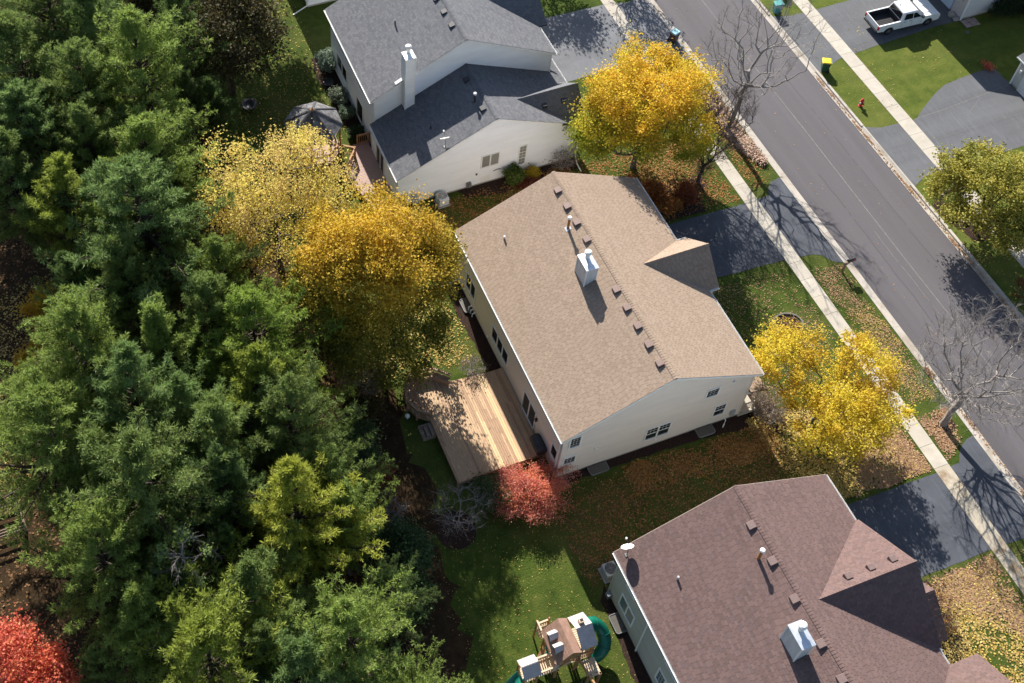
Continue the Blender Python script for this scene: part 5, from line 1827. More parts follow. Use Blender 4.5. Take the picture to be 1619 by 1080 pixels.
# ------------------------------------------------------------------ street things
def wheelie(name, label, loc, rotz, body, lid, group=None, ajar=0):
    t = thing(name, label, 'bin', loc, rotz, group)
    m = MB(); m.add(frust(-.25, .25, .27, .08, -.31, .31, .32, .98), BF); m.build('body', body, t, local=True, bevel=.03)
    m = MB(); m.add([(-.36, -.35, .99), (.38, -.35, .99), (.38, .35, .99), (-.36, .35, .99), (-.3, -.29, 1.08), (.3, -.29, 1.06), (.3, .29, 1.06), (-.3, .29, 1.08)], BF); m.build('lid', lid, t, local=True, bevel=.02)
    m = MB(); m.tube([(-.4, -.24, 1.0), (-.4, .24, 1.0)], .022, 8); m.bar((-.3, -.24, .96), (-.4, -.24, 1.0), .04); m.bar((-.3, .24, .96), (-.4, .24, 1.0), .04); m.build('handle', body, t, local=True)
    for sy in (-1, 1):
        m = MB(); m.lathe([(.04, -.03), (.125, -.03), (.125, .03), (.04, .03)], (-.26, sy * .3, .125), 14, 'y'); m.build('wheel', 'tyre', t, local=True)
    m = MB(); m.tube([(-.26, -.3, .125), (-.26, .3, .125)], .015, 6); m.build('axle', 'dark_metal', t, local=True)
    return t
wheelie('trash_bin', 'green wheeled bin with a bright yellow lid at the far kerb', (57.35, 53.1, .0), R(150), 'bin_green', 'bin_yellow')
wheelie('trash_bin', 'teal wheeled bin near the top edge on the far side of the street', (57.4, 60.3, .0), R(170), 'bin_teal', 'bin_teal')
wheelie('trash_bin', 'brown bin with a pale teal lid on the near kerb above the golden tree', (47.65, 60.2, .0), R(20), 'bin_brown', 'lid_teal')

HY = thing('fire_hydrant', 'red fire hydrant on the lawn between the far sidewalk and the street', 'fire hydrant', (57.8, 48.75, 0))
m = MB(); m.lathe([(.17, 0), (.17, .05), (.11, .06), (.11, .5), (.15, .51), (.15, .55), (.13, .56)], (0, 0, 0), 14); m.build('barrel', 'hydrant_red', HY, local=True, smooth=False)
m = MB(); m.lathe([(.14, .55), (.15, .6), (.12, .70), (.06, .76), (.045, .77), (.045, .83), (.01, .84)], (0, 0, 0), 14); m.build('bonnet', 'hydrant_red', HY, local=True)
for a in (0, 180):
    m = MB(); m.lathe([(.055, .08), (.055, .17), (.07, .18), (.07, .22), (.02, .24)], (0, 0, .42), 10, 'x'); o = m.build('hose_nozzle', 'hydrant_cap', HY, local=True); o.rotation_euler = (0, 0, R(a + 20))
m = MB(); m.lathe([(.075, .08), (.075, .17), (.095, .18), (.095, .23), (.03, .25)], (0, 0, .38), 12, 'x'); o = m.build('pumper_nozzle', 'hydrant_red', HY, local=True); o.rotation_euler = (0, 0, R(-80))

def mailbox(label, loc, rotz):
    t = thing('mailbox', label, 'mailbox', loc, rotz, 'mailboxes along the street')
    m = MB(); m.box(-.055, -.055, -.05, .055, .055, 1.1); m.build('post', 'weathered_wood', t, local=True)
    m = MB(); m.bar((-.2, 0, 1.08), (.55, 0, 1.08), .09, .09); m.bar((0.02, 0, .7), (.4, 0, 1.05), .06); m.build('arm', 'weathered_wood', t, local=True)
    m = MB()
    prof = [(-.11, 1.13), (.11, 1.13), (.11, 1.26)] + [(.11 * math.cos(a), 1.26 + .1 * math.sin(a)) for a in np.linspace(0.3, math.pi - .3, 6)] + [(-.11, 1.26)]
    m.prism([(.08, y, z) for y, z in prof], (.55, 0, 0)); b = m.build('box', 'mailbox_black', t, local=True)
    m = MB(); m.box(.63, -.1, 1.14, .645, .1, 1.3); m.build('door', 'mailbox_black', t, local=True)
    m = MB(); m.box(.4, -.125, 1.25, .52, -.112, 1.34); m.build('flag', 'hydrant_red', t, local=True)
    return t
mailbox('black mailbox on a wooden post beside the near kerb, below the middle driveway', (47.45, 35.7, 0), 0)
mailbox('black mailbox on a post in a mulch bed on the far side of the street', (57.45, 38.5, 0), R(0))

def ac_unit(label, loc, rotz, body, dark=False):
    t = thing('air_conditioner', label, 'air conditioner', loc, rotz, 'air conditioner units')
    m = MB(); m.box(-.48, -.48, -.02, .48, .48, .07); m.build('pad', 'foundation', t, local=True)
    m = MB(); m.box(-.40, -.40, .07, .40, .40, .82); b = m.build('cabinet', body, t, local=True, bevel=.08)
    m = MB(); m.lathe([(.33, 0), (.33, .012), (.01, .012)], (0, 0, .815), 20); m.build('fan_well', 'black_plastic', t, local=True)
    m = MB()
    for r_ in (.07, .14, .21, .28, .35):
        m.tube([(r_ * math.cos(a), r_ * math.sin(a), .845) for a in np.linspace(0, 2 * math.pi, 21)], .012, 5, cap=False)
    for k in range(4):
        a = k * math.pi / 4
        m.tube([(-.36 * math.cos(a), -.36 * math.sin(a), .85), (.36 * math.cos(a), .36 * math.sin(a), .85)], .008, 5)
    m.build('fan_grille', 'grey_metal' if dark else 'trim_white', t, local=True)
    return t
ac_unit('pale air conditioner with ringed top at the foot of the white wall', (23.55, 50.9, 0), R(3), 'chase_metal')
ac_unit('dark grey air conditioner beside the corner of the brown roofed house', (22.35, 21.9, 0), R(0), 'grey_box', True)

def well(label, cx, cy, w, d, rotz):
    t = thing('window_well', label, 'window well', (cx, cy, 0), rotz, 'basement window wells')
    pts = [(-w / 2, 0)] + [(-w / 2 + .14 - .14 * math.cos(a), -d + .14 - .14 * math.sin(a)) for a in np.linspace(0, math.pi / 2, 5)] + [(w / 2 - .14 + .14 * math.sin(a), -d + .14 - .14 * math.cos(a)) for a in np.linspace(0, math.pi / 2, 5)] + [(w / 2, 0)]
    m = MB(); m.tube([(x, y, .16) for x, y in pts], .03, 6); m.build('rim', 'grey_metal', t, local=True)
    m = MB()
    for (ax, ay), (bx_, by) in zip(pts[:-1], pts[1:]):
        m.add([(ax, ay, -.02), (bx_, by, -.02), (bx_, by, .15), (ax, ay, .15)], [(0, 1, 2, 3)])
    m.build('wall', 'grey_metal', t, local=True)
    m = MB(); m.slab([(x * .97, y * .97) for x, y in pts], .13, .155); m.build('cover', 'well_plastic', t, local=True)
    return t
well('covered window well at the left end of the cream gable wall', 24.75, 28.36, 1.25, .6, 0)
well('covered window well under the double window end of the cream wall, near the porch', 32.25, 28.36, 1.15, .6, 0)
well('dark covered window well behind the tan roofed house near the downspout', 21.96, 41.95, 1.1, .55, R(-90))
well('pale rimmed window well beside the brown roofed house', 21.76, 19.1, 1.1, .6, R(-90))

def dish(label, loc, parent_slope):
    t = thing('satellite_dish', label, 'satellite dish', loc, 0, 'satellite dishes')
    m = MB(); m.tube([(0, 0, -.02), (0, 0, .45), (0, .06, .62)], .028, 8); m.box(-.1, -.1, -.03, .1, .1, .01); m.build('mast', 'grey_metal', t, local=True)
    n = Vector((0.05, .72, .69)).normalized()
    a = Vector((1, 0, 0)); b = n.cross(a).normalized(); a = b.cross(n)
    c = Vector((0, .1, .66))
    vs, fs = [], []
    rings = 5; seg = 24
    for i in range(rings + 1):
        r_ = .36 * i / rings
        for k in range(seg):
            th = 2 * math.pi * k / seg
            vs.append(c + a * (r_ * math.cos(th) * 1.0) + b * (r_ * math.sin(th)) + n * (.09 * (i / rings) ** 2))
    for i in range(rings):
        for k in range(seg):
            k2 = (k + 1) % seg
            fs.append((i * seg + k, i * seg + k2, (i + 1) * seg + k2, (i + 1) * seg + k))
    m = MB(); m.add(vs, fs); m.build('reflector', 'trim_white', t, local=True, smooth=True)
    tip = c + n * .5 + Vector((0, 0, .12))
    m = MB(); m.tube([c - b * .33, tip], .016, 6); m.build('arm', 'grey_metal', t, local=True)
    m = MB(); m.lathe([(.05, -.06), (.06, 0), (.05, .06)], tuple(tip), 10); m.build('receiver', 'trim_white', t, local=True)
    return t
dish('grey satellite dish on the dark lower roof of the white house', (23.9, 51.75, 5.18), .4)
dish('white satellite dish at the corner of the reddish brown roof', (21.95, 20.75, 5.66), .49)

FP = thing('fire_pit', 'round dark metal fire pit in the shade left of the gazebo', 'fire pit', (13.0, 64.85, 0))
m = MB(); m.lathe([(.2, .0), (.25, .05), (.5, .32), (.58, .34), (.58, .37), (.46, .36), (.2, .14), (.01, .12)], (0, 0, 0), 20); m.build('bowl', 'dark_metal', FP, local=True)
m = MB(); m.tube([(.62 * math.cos(a), .62 * math.sin(a), .36) for a in np.linspace(0, 2 * math.pi, 25)], .035, 6, cap=False); m.build('rim', 'dark_metal', FP, local=True)
for k in range(3):
    a = k * 2.09
    m = MB(); m.tube([(.35 * math.cos(a), .35 * math.sin(a), .25), (.45 * math.cos(a), .45 * math.sin(a), 0)], .02, 6); m.build('leg', 'dark_metal', FP, local=True)

CH = thing('lawn_chair', 'thin metal chair frame in deep shade behind the yellow tree', 'chair', (9.75, 65.7, 0), R(25))
m = MB(); m.tube([(-.3, -.3, 0), (-.3, -.3, .42), (-.3, .3, .42), (-.3, .42, .95), (.3, .42, .95), (.3, .3, .42), (.3, -.3, .42), (.3, -.3, 0)], .02, 6)
m.tube([(-.3, .3, .42), (-.3, .35, 0)], .02, 6); m.tube([(.3, .3, .42), (.3, .35, 0)], .02, 6); m.build('frame', 'galvanised', CH, local=True)
m = MB(); m.box(-.28, -.28, .41, .28, .3, .43); m.build('seat', 'screen_grey', CH, local=True)
m = MB(); m.add([(-.28, .31, .45), (.28, .31, .45), (.28, .42, .93), (-.28, .42, .93)], [(0, 1, 2, 3)]); m.build('backrest', 'screen_grey', CH, local=True)

FN = thing('wooden_fence', 'weathered post and board fence at the left edge', 'fence', (-9.6, 37, 0))
for x, y, h in ((-12.2, 37.9, 1.2), (-9.25, 37.85, 1.5), (-9.1, 36.1, 1.3), (-12, 36.0, 1.2)):
    m = MB(); m.box(x - .06, y - .06, -.05, x + .06, y + .06, h); m.build('post', 'weathered_wood', FN)
for z in (.35, .7, 1.05):
    m = MB(); m.bar((-12.2, 37.9, z), (-9.25, 37.85, z), .04, .15); m.build('board', 'weathered_wood', FN)
    m = MB(); m.bar((-9.2, 37.85, z), (-9.05, 36.1, z), .04, .15); m.build('board', 'weathered_wood', FN)
    m = MB(); m.bar((-12.0, 36.0, z), (-9.1, 36.1, z), .04, .15); m.build('board', 'weathered_wood', FN)

# stones and slabs by the far garage
def rock(label, loc, s, mat, seed, group):
    r = np.random.default_rng(seed)
    m = MB()
    prof = [(.3, 0), (.5, .15), (.46, .38), (.22, .5), (.03, .52)]
    m.lathe([(a * s, b * s) for a, b in prof], (0, 0, 0), 9)
    m.v = [tuple(np.array(v) + r.normal(size=3) * .06 * s) for v in m.v]
    o = m.build('rock', mat, None)
    o.location = loc
    return tag(o, label, 'rock', group)
rock('larger grey landscaping rock at the white garage corner', (70.95, 54.95, -.03), .75, 'stone', 1, 'rocks at the garage corner')
rock('smaller grey rock just below the larger one at the garage corner', (70.97, 54.4, -.03), .6, 'stone', 2, 'rocks at the garage corner')
PV = thing('paving', 'pinkish flagstones laid beside the white house corner', 'paving stones', (71.9, 53.75, 0))
for i, (x, y, w, d) in enumerate(((71.45, 53.95, .5, .42), (71.98, 53.98, .5, .4), (72.42, 53.85, .32, .5), (71.5, 53.48, .55, .42), (72.05, 53.5, .45, .42), (72.4, 53.36, .2, .3))):
    m = MB(); m.slab(rough_poly([(x - w / 2, y - d / 2), (x + w / 2, y - d / 2), (x + w / 2, y + d / 2), (x - w / 2, y + d / 2)], .4, .025, i), -.02, .035 + .006 * i); m.build('flagstone', 'stone_pink', PV, bevel=.01)
LP = thing('garden_lamp', 'small garden lamp on a stake in the shaded lawn', 'garden lamp', (70.55, 52.55, 0))
m = MB(); m.tube([(0, 0, -.02), (0, 0, .35)], .015, 6); m.build('stake', 'dark_metal', LP, local=True)
m = MB(); m.box(-.13, -.13, .33, .13, .13, .42); m.build('lamp_head', 'screen_grey', LP, local=True, bevel=.02)
BL = thing('planter', 'round terracotta fire bowl among shrubs behind the white house', 'planter', (19.55, 65.0, 0))
m = MB(); m.lathe([(.2, 0), (.38, .3), (.42, .4), (.36, .4), (.3, .3), (.02, .28)], (0, 0, 0), 16); m.build('bowl', 'dark_metal', BL, local=True)
RG = thing('stone_ring', 'curved stone edging round a bed in the front lawn', 'stone edging', (41.4, 33.3, 0))
for k in range(16):
    a = R(360 * k / 16)
    x, y = 41.5 + 1.05 * math.cos(a), 33.2 + .85 * math.sin(a)
    d = Vector((-math.sin(a), math.cos(a), 0)) * .2
    m = MB(); m.bar(Vector((x, y, .03)) - d, Vector((x, y, .03)) + d, .13, .14); m.build('stone', 'ring_stone', RG, bevel=.03)
ring(41.5, 33.2, .9, 31)
LB = thing('garden_light', 'white globe light on the ground beside the deck bench', 'garden light', (14.9, 35.3, 0))
m = MB(); m.lathe([(.02, 0), (.03, .3), (.14, .34), (.16, .45), (.1, .56), (.01, .6)], (0, 0, 0), 12); m.build('globe', 'trim_white', LB, local=True)
# ------------------------------------------------------------------ pines: a few kinds, then every tree a copy with its own size, turn and tone
KINDS = [pine_meshes(13, 4.5, 101), pine_meshes(14, 4.0, 102, up=.42, gaps=.14), pine_meshes(12, 4.9, 103, up=.2, gaps=.15),
         pine_meshes(13, 4.3, 104, up=.32), pine_meshes(12, 4.0, 105, up=.5, gaps=.18), pine_meshes(14, 5.0, 106, up=.25, gaps=.12)]
KH = [13, 14, 12, 13, 12, 14]
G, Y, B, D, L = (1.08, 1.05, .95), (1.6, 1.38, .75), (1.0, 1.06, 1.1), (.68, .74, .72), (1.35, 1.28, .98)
PINES = [
    (-1.7, 64.0, 15, 0, 1.05, G, 'tall green pine whose crown fills the top left corner of the photo'),
    (1.1, 60.9, 14, 5, 1.0, G, 'broad green pine just inside the top left corner pine'),
    (5.0, 61.2, 16, 1, 1.15, L, 'tallest narrow pine, pale green, by the top edge left of the bare shaded lawn'),
    (3.2, 66.5, 14, 3, 1.0, B, 'bluish pine cut by the top edge between two taller pines'),
    (-2.6, 59.0, 13, 2, .95, B, 'bluish green pine at the left edge below the corner pine'),
    (3.3, 53.9, 14, 0, 1.05, L, 'bright green pine left of the tip of the thin yellow tree'),
    (-2.0, 53.1, 12, 4, 1.1, Y, 'yellow green pine at the left edge, upper third'),
    (2.9, 48.0, 15, 2, 1.05, B, 'grey green feathery pine touching the thin yellow tree from the left'),
    (5.9, 44.2, 12, 1, .9, L, 'olive green pine at the foot of the thin yellow tree'),
    (0.6, 45.0, 13, 3, .8, G, 'narrow green pine with a dark hollow to its left, left of centre'),
    (-2.8, 41.5, 14, 5, 1.0, L, 'wide pale green pine beside the brown clearing at the left edge'),
    (1.8, 39.9, 12, 4, .95, L, 'small bright pine between dark gaps in the middle of the wood'),
    (6.8, 39.5, 13, 0, 1.0, (1.35, 1.35, .8), 'fresh yellow green pine at the wood edge below the yellow trees'),
    (-1.0, 36.1, 14, 1, 1.05, B, 'blue green pine in the middle of the left side'),
    (-5.9, 36.3, 13, 2, 1.1, L, 'broad light green pine on the left edge beside the fence'),
    (6.3, 32.4, 13, 5, .95, G, 'full green pine facing the deck, at the wood edge'),
    (3.0, 33.2, 13, 3, .9, G, 'green pine behind the full one that faces the deck'),
    (5.9, 36.3, 12, 4, 1.0, Y, 'golden green pine half way down the wood edge'),
    (-1.7, 31.4, 15, 5, 1.1, G, 'largest pine in the lower left, right of the wooden fence'),
    (2.2, 30.4, 12, 0, .9, B, 'bluish pine with a shaded side right of the largest lower pine'),
    (-5.0, 28.6, 13, 2, .85, L, 'light green pine at the left edge above the red maple'),
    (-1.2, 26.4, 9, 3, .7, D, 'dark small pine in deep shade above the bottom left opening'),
    (5.4, 27.3, 13, 1, 1.15, (2.0, 1.55, .75), 'bright yellow green pine, the yellowest of the lower wood'),
    (2.4, 24.1, 12, 4, 1.0, G, 'green pine just below and left of the yellowest one'),
    (-0.6, 22.4, 13, 0, 1.15, Y, 'wide olive pine at the bottom edge right of the red maple'),
    (6.1, 20.8, 13, 5, 1.0, L, 'light green pine at the bottom edge nearest the play set'),
    (3.6, 19.4, 12, 3, 1.0, B, 'blue green pine cut by the bottom edge'),
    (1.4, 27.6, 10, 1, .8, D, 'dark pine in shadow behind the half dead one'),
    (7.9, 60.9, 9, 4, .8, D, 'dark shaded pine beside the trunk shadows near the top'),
    (-5.0, 56.5, 13, 3, .95, G, 'green pine cut by the left edge near the top'),
    (7.3, 30.0, 10, 2, .85, G, 'low green pine between the deck and the yellowest pine'),
    (-6.3, 24.8, 8, 4, .6, G, 'small green pine directly beside the red maple'),
    (8.0, 17.0, 10, 0, .9, L, 'pale green pine tip at the bottom edge left of the slide'),
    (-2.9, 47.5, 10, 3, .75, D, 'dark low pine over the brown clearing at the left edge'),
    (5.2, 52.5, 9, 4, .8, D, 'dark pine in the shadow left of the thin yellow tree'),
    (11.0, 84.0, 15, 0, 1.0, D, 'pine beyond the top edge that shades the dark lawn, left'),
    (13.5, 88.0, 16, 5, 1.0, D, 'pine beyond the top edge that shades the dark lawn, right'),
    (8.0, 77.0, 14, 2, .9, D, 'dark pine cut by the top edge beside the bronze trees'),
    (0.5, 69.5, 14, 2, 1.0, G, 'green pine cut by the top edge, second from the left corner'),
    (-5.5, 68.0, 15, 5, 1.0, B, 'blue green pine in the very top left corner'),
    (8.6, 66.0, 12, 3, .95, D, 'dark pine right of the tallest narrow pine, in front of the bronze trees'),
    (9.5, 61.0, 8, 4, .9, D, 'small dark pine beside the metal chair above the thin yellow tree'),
    (0.3, 57.0, 13, 1, .95, G, 'green pine in the gap between the left edge pines, upper third'),
    (0.8, 49.8, 12, 4, .95, L, 'light green pine squeezed between the yellow green and the feathery pine'),
    (4.3, 41.6, 12, 3, .95, G, 'green pine behind the fresh yellow green one, centre of the wood'),
    (-3.6, 33.2, 12, 4, 1.0, G, 'green pine between the left edge and the largest lower pine'),
    (1.0, 35.3, 12, 5, .85, B, 'grey green pine right of the blue green one in mid wood'),
    (-3.2, 25.2, 11, 4, .95, L, 'light pine above the bottom left opening, right of the red maple'),
    (1.9, 21.6, 11, 1, .95, G, 'green pine between the wide olive one and the blue green one at the bottom'),
    (8.2, 27.0, 10, 4, .8, L, 'light green pine at the wood edge right of the yellowest pine'),
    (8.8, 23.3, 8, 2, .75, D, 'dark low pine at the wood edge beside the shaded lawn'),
]
for i, (x, y, h, k, w, tint, label) in enumerate(PINES):
    r = random.Random(500 + i)
    root = thing('pine_tree', label, 'pine tree', (x, y, 0), r.uniform(0, 6.28), 'pines of the wood on the left')
    s = h / KH[k]
    root.scale = (s * w, s * w, s)
    root.rotation_euler.x, root.rotation_euler.y = r.uniform(-.04, .04), r.uniform(-.04, .04)
    tr, cr = KINDS[k]
    link('trunk', tr, root)
    c = link('crown', cr, root)
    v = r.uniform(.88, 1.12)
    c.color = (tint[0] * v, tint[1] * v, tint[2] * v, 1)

# a half dead pine whose bare limbs show
rg = np.random.default_rng(77)
tips = []
for z in np.linspace(4, 11, 11):
    for k in range(4):
        a = rg.uniform(0, 6.28); l_ = (12 - z) * .33 + .6
        tips.append((l_ * math.cos(a), l_ * math.sin(a), z + .4))
HD = bare_tree('dead_tree', 'half dead pine with bare grey limbs among the lower pines', (-0.6, 26.6, 0), np.array(tips), 'twig_grey', 11.0, .10, 78, cat='tree', twigs=7, twig_len=.6, rmin=.011, pull=.5)
q = np.array(tips)[rg.choice(len(tips), 22)]
c = np.repeat(q, 45, axis=0) + rg.normal(size=(22 * 45, 3)) * .2
o = quads('crown', leaf_quads(c, .13, rg), 'needles', HD)
o.color = (1.1, 1.15, 1.1, 1)

# ------------------------------------------------------------------ autumn trees
def lobes(rx, ry, rz, cz, n, seed, **k):
    return auto_lobes(rx, ry, rz, cz, n, np.random.default_rng(seed), **k)

broadleaf('maple_tree', 'large golden orange maple between the white house and the street', (38.2, 49.2, 0), lobes(4.7, 4.6, 5.2, 6.2, 28, 1, frac=.33), 'gold_leaf', 'bark_grey', 520, 120, .125, .34, 3.2, .2, 201, bare=260, start=.3)
broadleaf('maple_tree', 'bright yellow maple in front of the tan roofed house beside the near sidewalk', (39.0, 26.3, .0),
          [(-2.1, 2.6, 4.6, 2.0, 1.8, 1.3), (-1.2, 4.1, 4.7, 1.5, 1.1, .9), (-2.9, 3.2, 4.2, 1.0, 1.0, .8), (-.4, 2.9, 4.6, 1.7, 1.4, 1.2), (2.7, .2, 4.6, 1.8, 2.2, 1.5), (2.0, -2.0, 4.1, 1.9, 1.7, 1.4), (0, -2.6, 3.7, 2.2, 1.8, 1.5), (-1.9, -1.7, 3.4, 1.6, 1.6, 1.3), (-1.7, .4, 3.6, 1.2, 1.6, 1.2), (.6, .2, 3.0, 1.8, 1.6, 1.1), (2.6, 1.8, 5.0, 1.1, 1.1, .8), (.5, -1.0, 4.4, 1.6, 1.5, 1.1)],
          'yellow_leaf', 'bark_grey', 285, 105, .115, .27, 2.6, .16, 202, bare=420, start=.3, shell=.4)
broadleaf('locust_tree', 'thin pale yellow tree with open branches at the edge of the pine wood', (10.8, 49.3, 0), lobes(4.9, 4.7, 5.6, 7.8, 26, 3, frac=.32), 'pale_yellow_leaf', 'bark_grey', 360, 62, .115, .34, 5.5, .2, 203, bare=420, start=.35, shell=.45)
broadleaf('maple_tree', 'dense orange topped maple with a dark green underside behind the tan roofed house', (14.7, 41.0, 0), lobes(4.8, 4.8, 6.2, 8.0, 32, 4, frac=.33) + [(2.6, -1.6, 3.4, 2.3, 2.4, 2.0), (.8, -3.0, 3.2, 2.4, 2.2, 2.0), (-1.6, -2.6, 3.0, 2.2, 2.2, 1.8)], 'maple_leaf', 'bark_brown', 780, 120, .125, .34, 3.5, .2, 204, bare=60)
broadleaf('linden_tree', 'olive yellow round tree at the right edge across the street', (58.4, 35.6, 0), lobes(3.8, 3.7, 3.3, 4.3, 18, 5, frac=.34), 'olive_leaf', 'bark_brown', 330, 110, .13, .3, 2.6, .13, 205, bare=40)
broadleaf('maple_tree', 'brilliant red maple in the bottom left corner', (-10.6, 25.7, 0), lobes(2.9, 2.8, 2.6, 5.2, 14, 6, frac=.36), 'red_leaf', 'bark_grey', 230, 95, .12, .28, 3, .11, 206, bare=60)
broadleaf('burning_bush', 'round red shrub at the corner of the deck and the cream house', (20.3, 27.9, 0), lobes(2.55, 1.8, 1.0, 1.0, 20, 7, frac=.34, low=-.2), 'red_leaf', 'twig_grey', 300, 120, .065, .23, .7, .06, 207, bare=420, cat='shrub', start=.1, tint=(1.0, 1.35, 1.6), cut=lambda t: (t[:, 0] < .75) | (np.sin(t[:, 1] * 5 + t[:, 0] * 3) > .35))
broadleaf('oak_tree', 'dim bronze leaved tree in the shade at the top, left of the grey roof', (12.2, 66.8, 0), lobes(4.0, 4.2, 4.2, 6.2, 18, 8, frac=.38), 'bronze_leaf', 'bark_brown', 260, 55, .17, .42, 5.5, .22, 208, bare=260)
broadleaf('oak_tree', 'second bronze tree half hidden behind the dark pine near the top', (9.0, 72.5, 0), lobes(3.0, 3.0, 3.5, 6.2, 14, 9, frac=.38), 'bronze_leaf', 'bark_brown', 180, 55, .16, .4, 4.5, .18, 209, bare=120)

broadleaf('oak_tree', 'bronze tree just beyond the top edge that dapples the sunlit lawn', (17.0, 79.8, 0), lobes(3.2, 3.0, 3.2, 10.6, 14, 19, frac=.36), 'bronze_leaf', 'bark_brown', 330, 70, .17, .42, 7.5, .16, 211, bare=80)

# leafless street trees
def vase(n, rx, ry, z0, z1, seed, lean=(0, 0), base=.15):
    r = np.random.default_rng(seed)
    t = r.uniform(0, 1, n) ** .7
    a = r.uniform(0, 6.283, n)
    rad = np.sqrt(r.uniform(.05, 1, n)) * (base + (1 - base) * np.sin(np.minimum(1, t * 1.15) * 1.9) ** 1.0)
    return np.column_stack([lean[0] * t + rx * rad * np.cos(a), lean[1] * t + ry * rad * np.sin(a), z0 + (z1 - z0) * t])
bare_tree('street_tree', 'tall leafless street tree by the kerb above the middle driveway', (46.6, 49.9, 0), vase(340, 4.3, 4.0, 3.8, 10.8, 11, (1.6, .9)), 'twig_grey', 4.6, .19, 301, 'bare street trees', start=.55, rmin=.0095, twigs=5, twig_len=.75, lean=(.75, .3), pull=.5, sag=0, jit=.02)
bare_tree('street_tree', 'leafless street tree leaning over the road beside the brown driveway', (46.72, 23.4, 0), vase(620, 4.3, 4.1, 2.6, 7.8, 12, (1.5, .5)), 'twig_grey', 2.6, .19, 302, 'bare street trees', start=.5, rmin=.0095, twigs=6, twig_len=.75, lean=(.5, .2), pull=.5, sag=0, jit=.02)
bare_tree('ornamental_tree', 'small bare many stemmed tree at the foot of the golden maple', (42.0, 46.2, 0), vase(460, 2.1, 2.1, 1.0, 6.8, 13, (2.0, 1.5), .08), 'twig_dark', 1.5, .14, 303, None, start=.2, rmin=.012, twigs=6, twig_len=.7, lean=(.35, .25), pull=.6, sag=0, jit=.02)
bare_tree('ornamental_tree', 'bare purplish tree with fine twigs at the right edge across the street', (58.6, 27.4, 0), vase(420, 2.6, 2.6, 1.0, 5.6, 14, (-.3, .3), .2), 'twig_dark', 1.6, .11, 304, None, start=.2, rmin=.010, twigs=8, twig_len=.6, pull=.3)
bare_tree('street_tree', 'leafless street tree beyond the top edge whose shadow falls on the road', (47.4, 70.5, 0), vase(330, 2.6, 2.6, 2.6, 7.4, 15), 'twig_grey', 3.2, .17, 305, 'bare street trees', start=.5, rmin=.014, twigs=6, twig_len=.6, leaves=('rust_leaf', 1800, .15))
broadleaf('maple_tree', 'thin brown leaved tree beyond the top edge that shades the white driveway', (41.2, 73.0, 0), lobes(2.6, 2.6, 3.0, 5, 12, 16, frac=.35), 'dry_leaf', 'bark_grey', 120, 40, .17, .4, 3.4, .15, 210, bare=120)
bare_tree('dead_shrub', 'pale bare branching shrub in the shaded yard below the deck', (15.2, 27.6, 0), vase(110, 1.7, 1.7, .6, 2.7, 17, (.2, .3), .4), 'twig_grey', .6, .06, 306, None, 'shrub', start=.1, rmin=.009, twigs=5, twig_len=.6)
bare_tree('dead_shrub', 'bare grey shrub with drooping twigs under the dense maple', (12.9, 38.2, 0), vase(150, 1.8, 1.7, .5, 3.2, 18, (0, 0), .5), 'twig_pale', .8, .07, 307, None, 'shrub', start=.1, rmin=.011, twigs=7, twig_len=.6, leaves=('dry_leaf', 700, .11))
bare_tree('dead_shrub', 'round bare brown shrub at the back edge of the deck', (20.1, 36.95, 0), vase(120, .85, .8, .25, 1.15, 19, (0, 0), .7), 'twig_grey', .3, .04, 308, None, 'shrub', start=.1, rmin=.009, twigs=7, twig_len=.3, leaves=('dry_leaf', 260, .07))
bare_tree('dead_shrub', 'leafless shrub against the right end of the white gable wall', (33.2, 50.75, 0), vase(130, 1.2, .5, .3, 1.9, 20, (0, 0), .6), 'twig_grey', .4, .04, 309, None, 'shrub', start=.1, rmin=.009, twigs=6, twig_len=.4, leaves=('dry_pink', 260, .08))
bare_tree('dead_shrub', 'brown twiggy shrub beside the porch of the cream house', (36.5, 27.9, 0), vase(190, 1.05, 1.3, .25, 1.4, 21, (0, 0), .7), 'twig_grey', .3, .05, 310, None, 'shrub', start=.1, rmin=.009, twigs=8, twig_len=.35, leaves=('dry_leaf', 900, .075))
bare_tree('dead_shrub', 'low bare shrubs by the front corner of the brown roofed house', (38.4, 13.6, 0), vase(160, 1.2, 1.5, .25, 1.3, 22, (0, 0), .7), 'twig_dark', .3, .05, 311, None, 'shrub', start=.1, rmin=.009, twigs=8, twig_len=.35, leaves=('rust_leaf', 900, .08))
bare_tree('dead_shrub', 'bare twigs with a few rust leaves at the wood edge beside the yellowest pine', (10.9, 29.2, 0), vase(150, 1.5, 1.4, .4, 2.4, 23, (0, 0), .5), 'twig_pale', .6, .05, 312, None, 'shrub', start=.1, rmin=.010, twigs=6, twig_len=.5, leaves=('dry_leaf', 200, .1))

def shrub(label, loc, rx, ry, rz, leaf, clumps, per, size, seed, tint=(1, 1, 1), bark='twig_dark', bare=20, name='shrub', group=None):
    broadleaf(name, label, loc, lobes(rx, ry, rz, rz * .95, 9, seed, frac=.42, low=-.1), leaf, bark, clumps, per, size, max(.12, min(rx, rz) * .2), rz * .5, .04, seed, bare=bare, cat='shrub', start=.1, tint=tint, group=group)
shrub('grey green shrub with drying brown spikes between the bare shrub and the red one', (17.5, 28.3, 0), 1.25, 1.1, 1.0, 'green_leaf', 110, 45, .085, 401, (1.1, 1.0, 1.0), 'twig_pale', 200)
shrub('rusty brown leaved shrub at the wood edge across from the deck', (11.6, 30.9, 0), 1.1, 1.1, 1.3, 'rust_leaf', 95, 34, .11, 402, bark='twig_dark', bare=120)
shrub('dark evergreen holly like bush at the wood edge, upper of two', (11.2, 26.3, 0), 1.5, 1.7, 1.9, 'green_leaf', 190, 55, .12, 403, (.85, .95, 1.0))
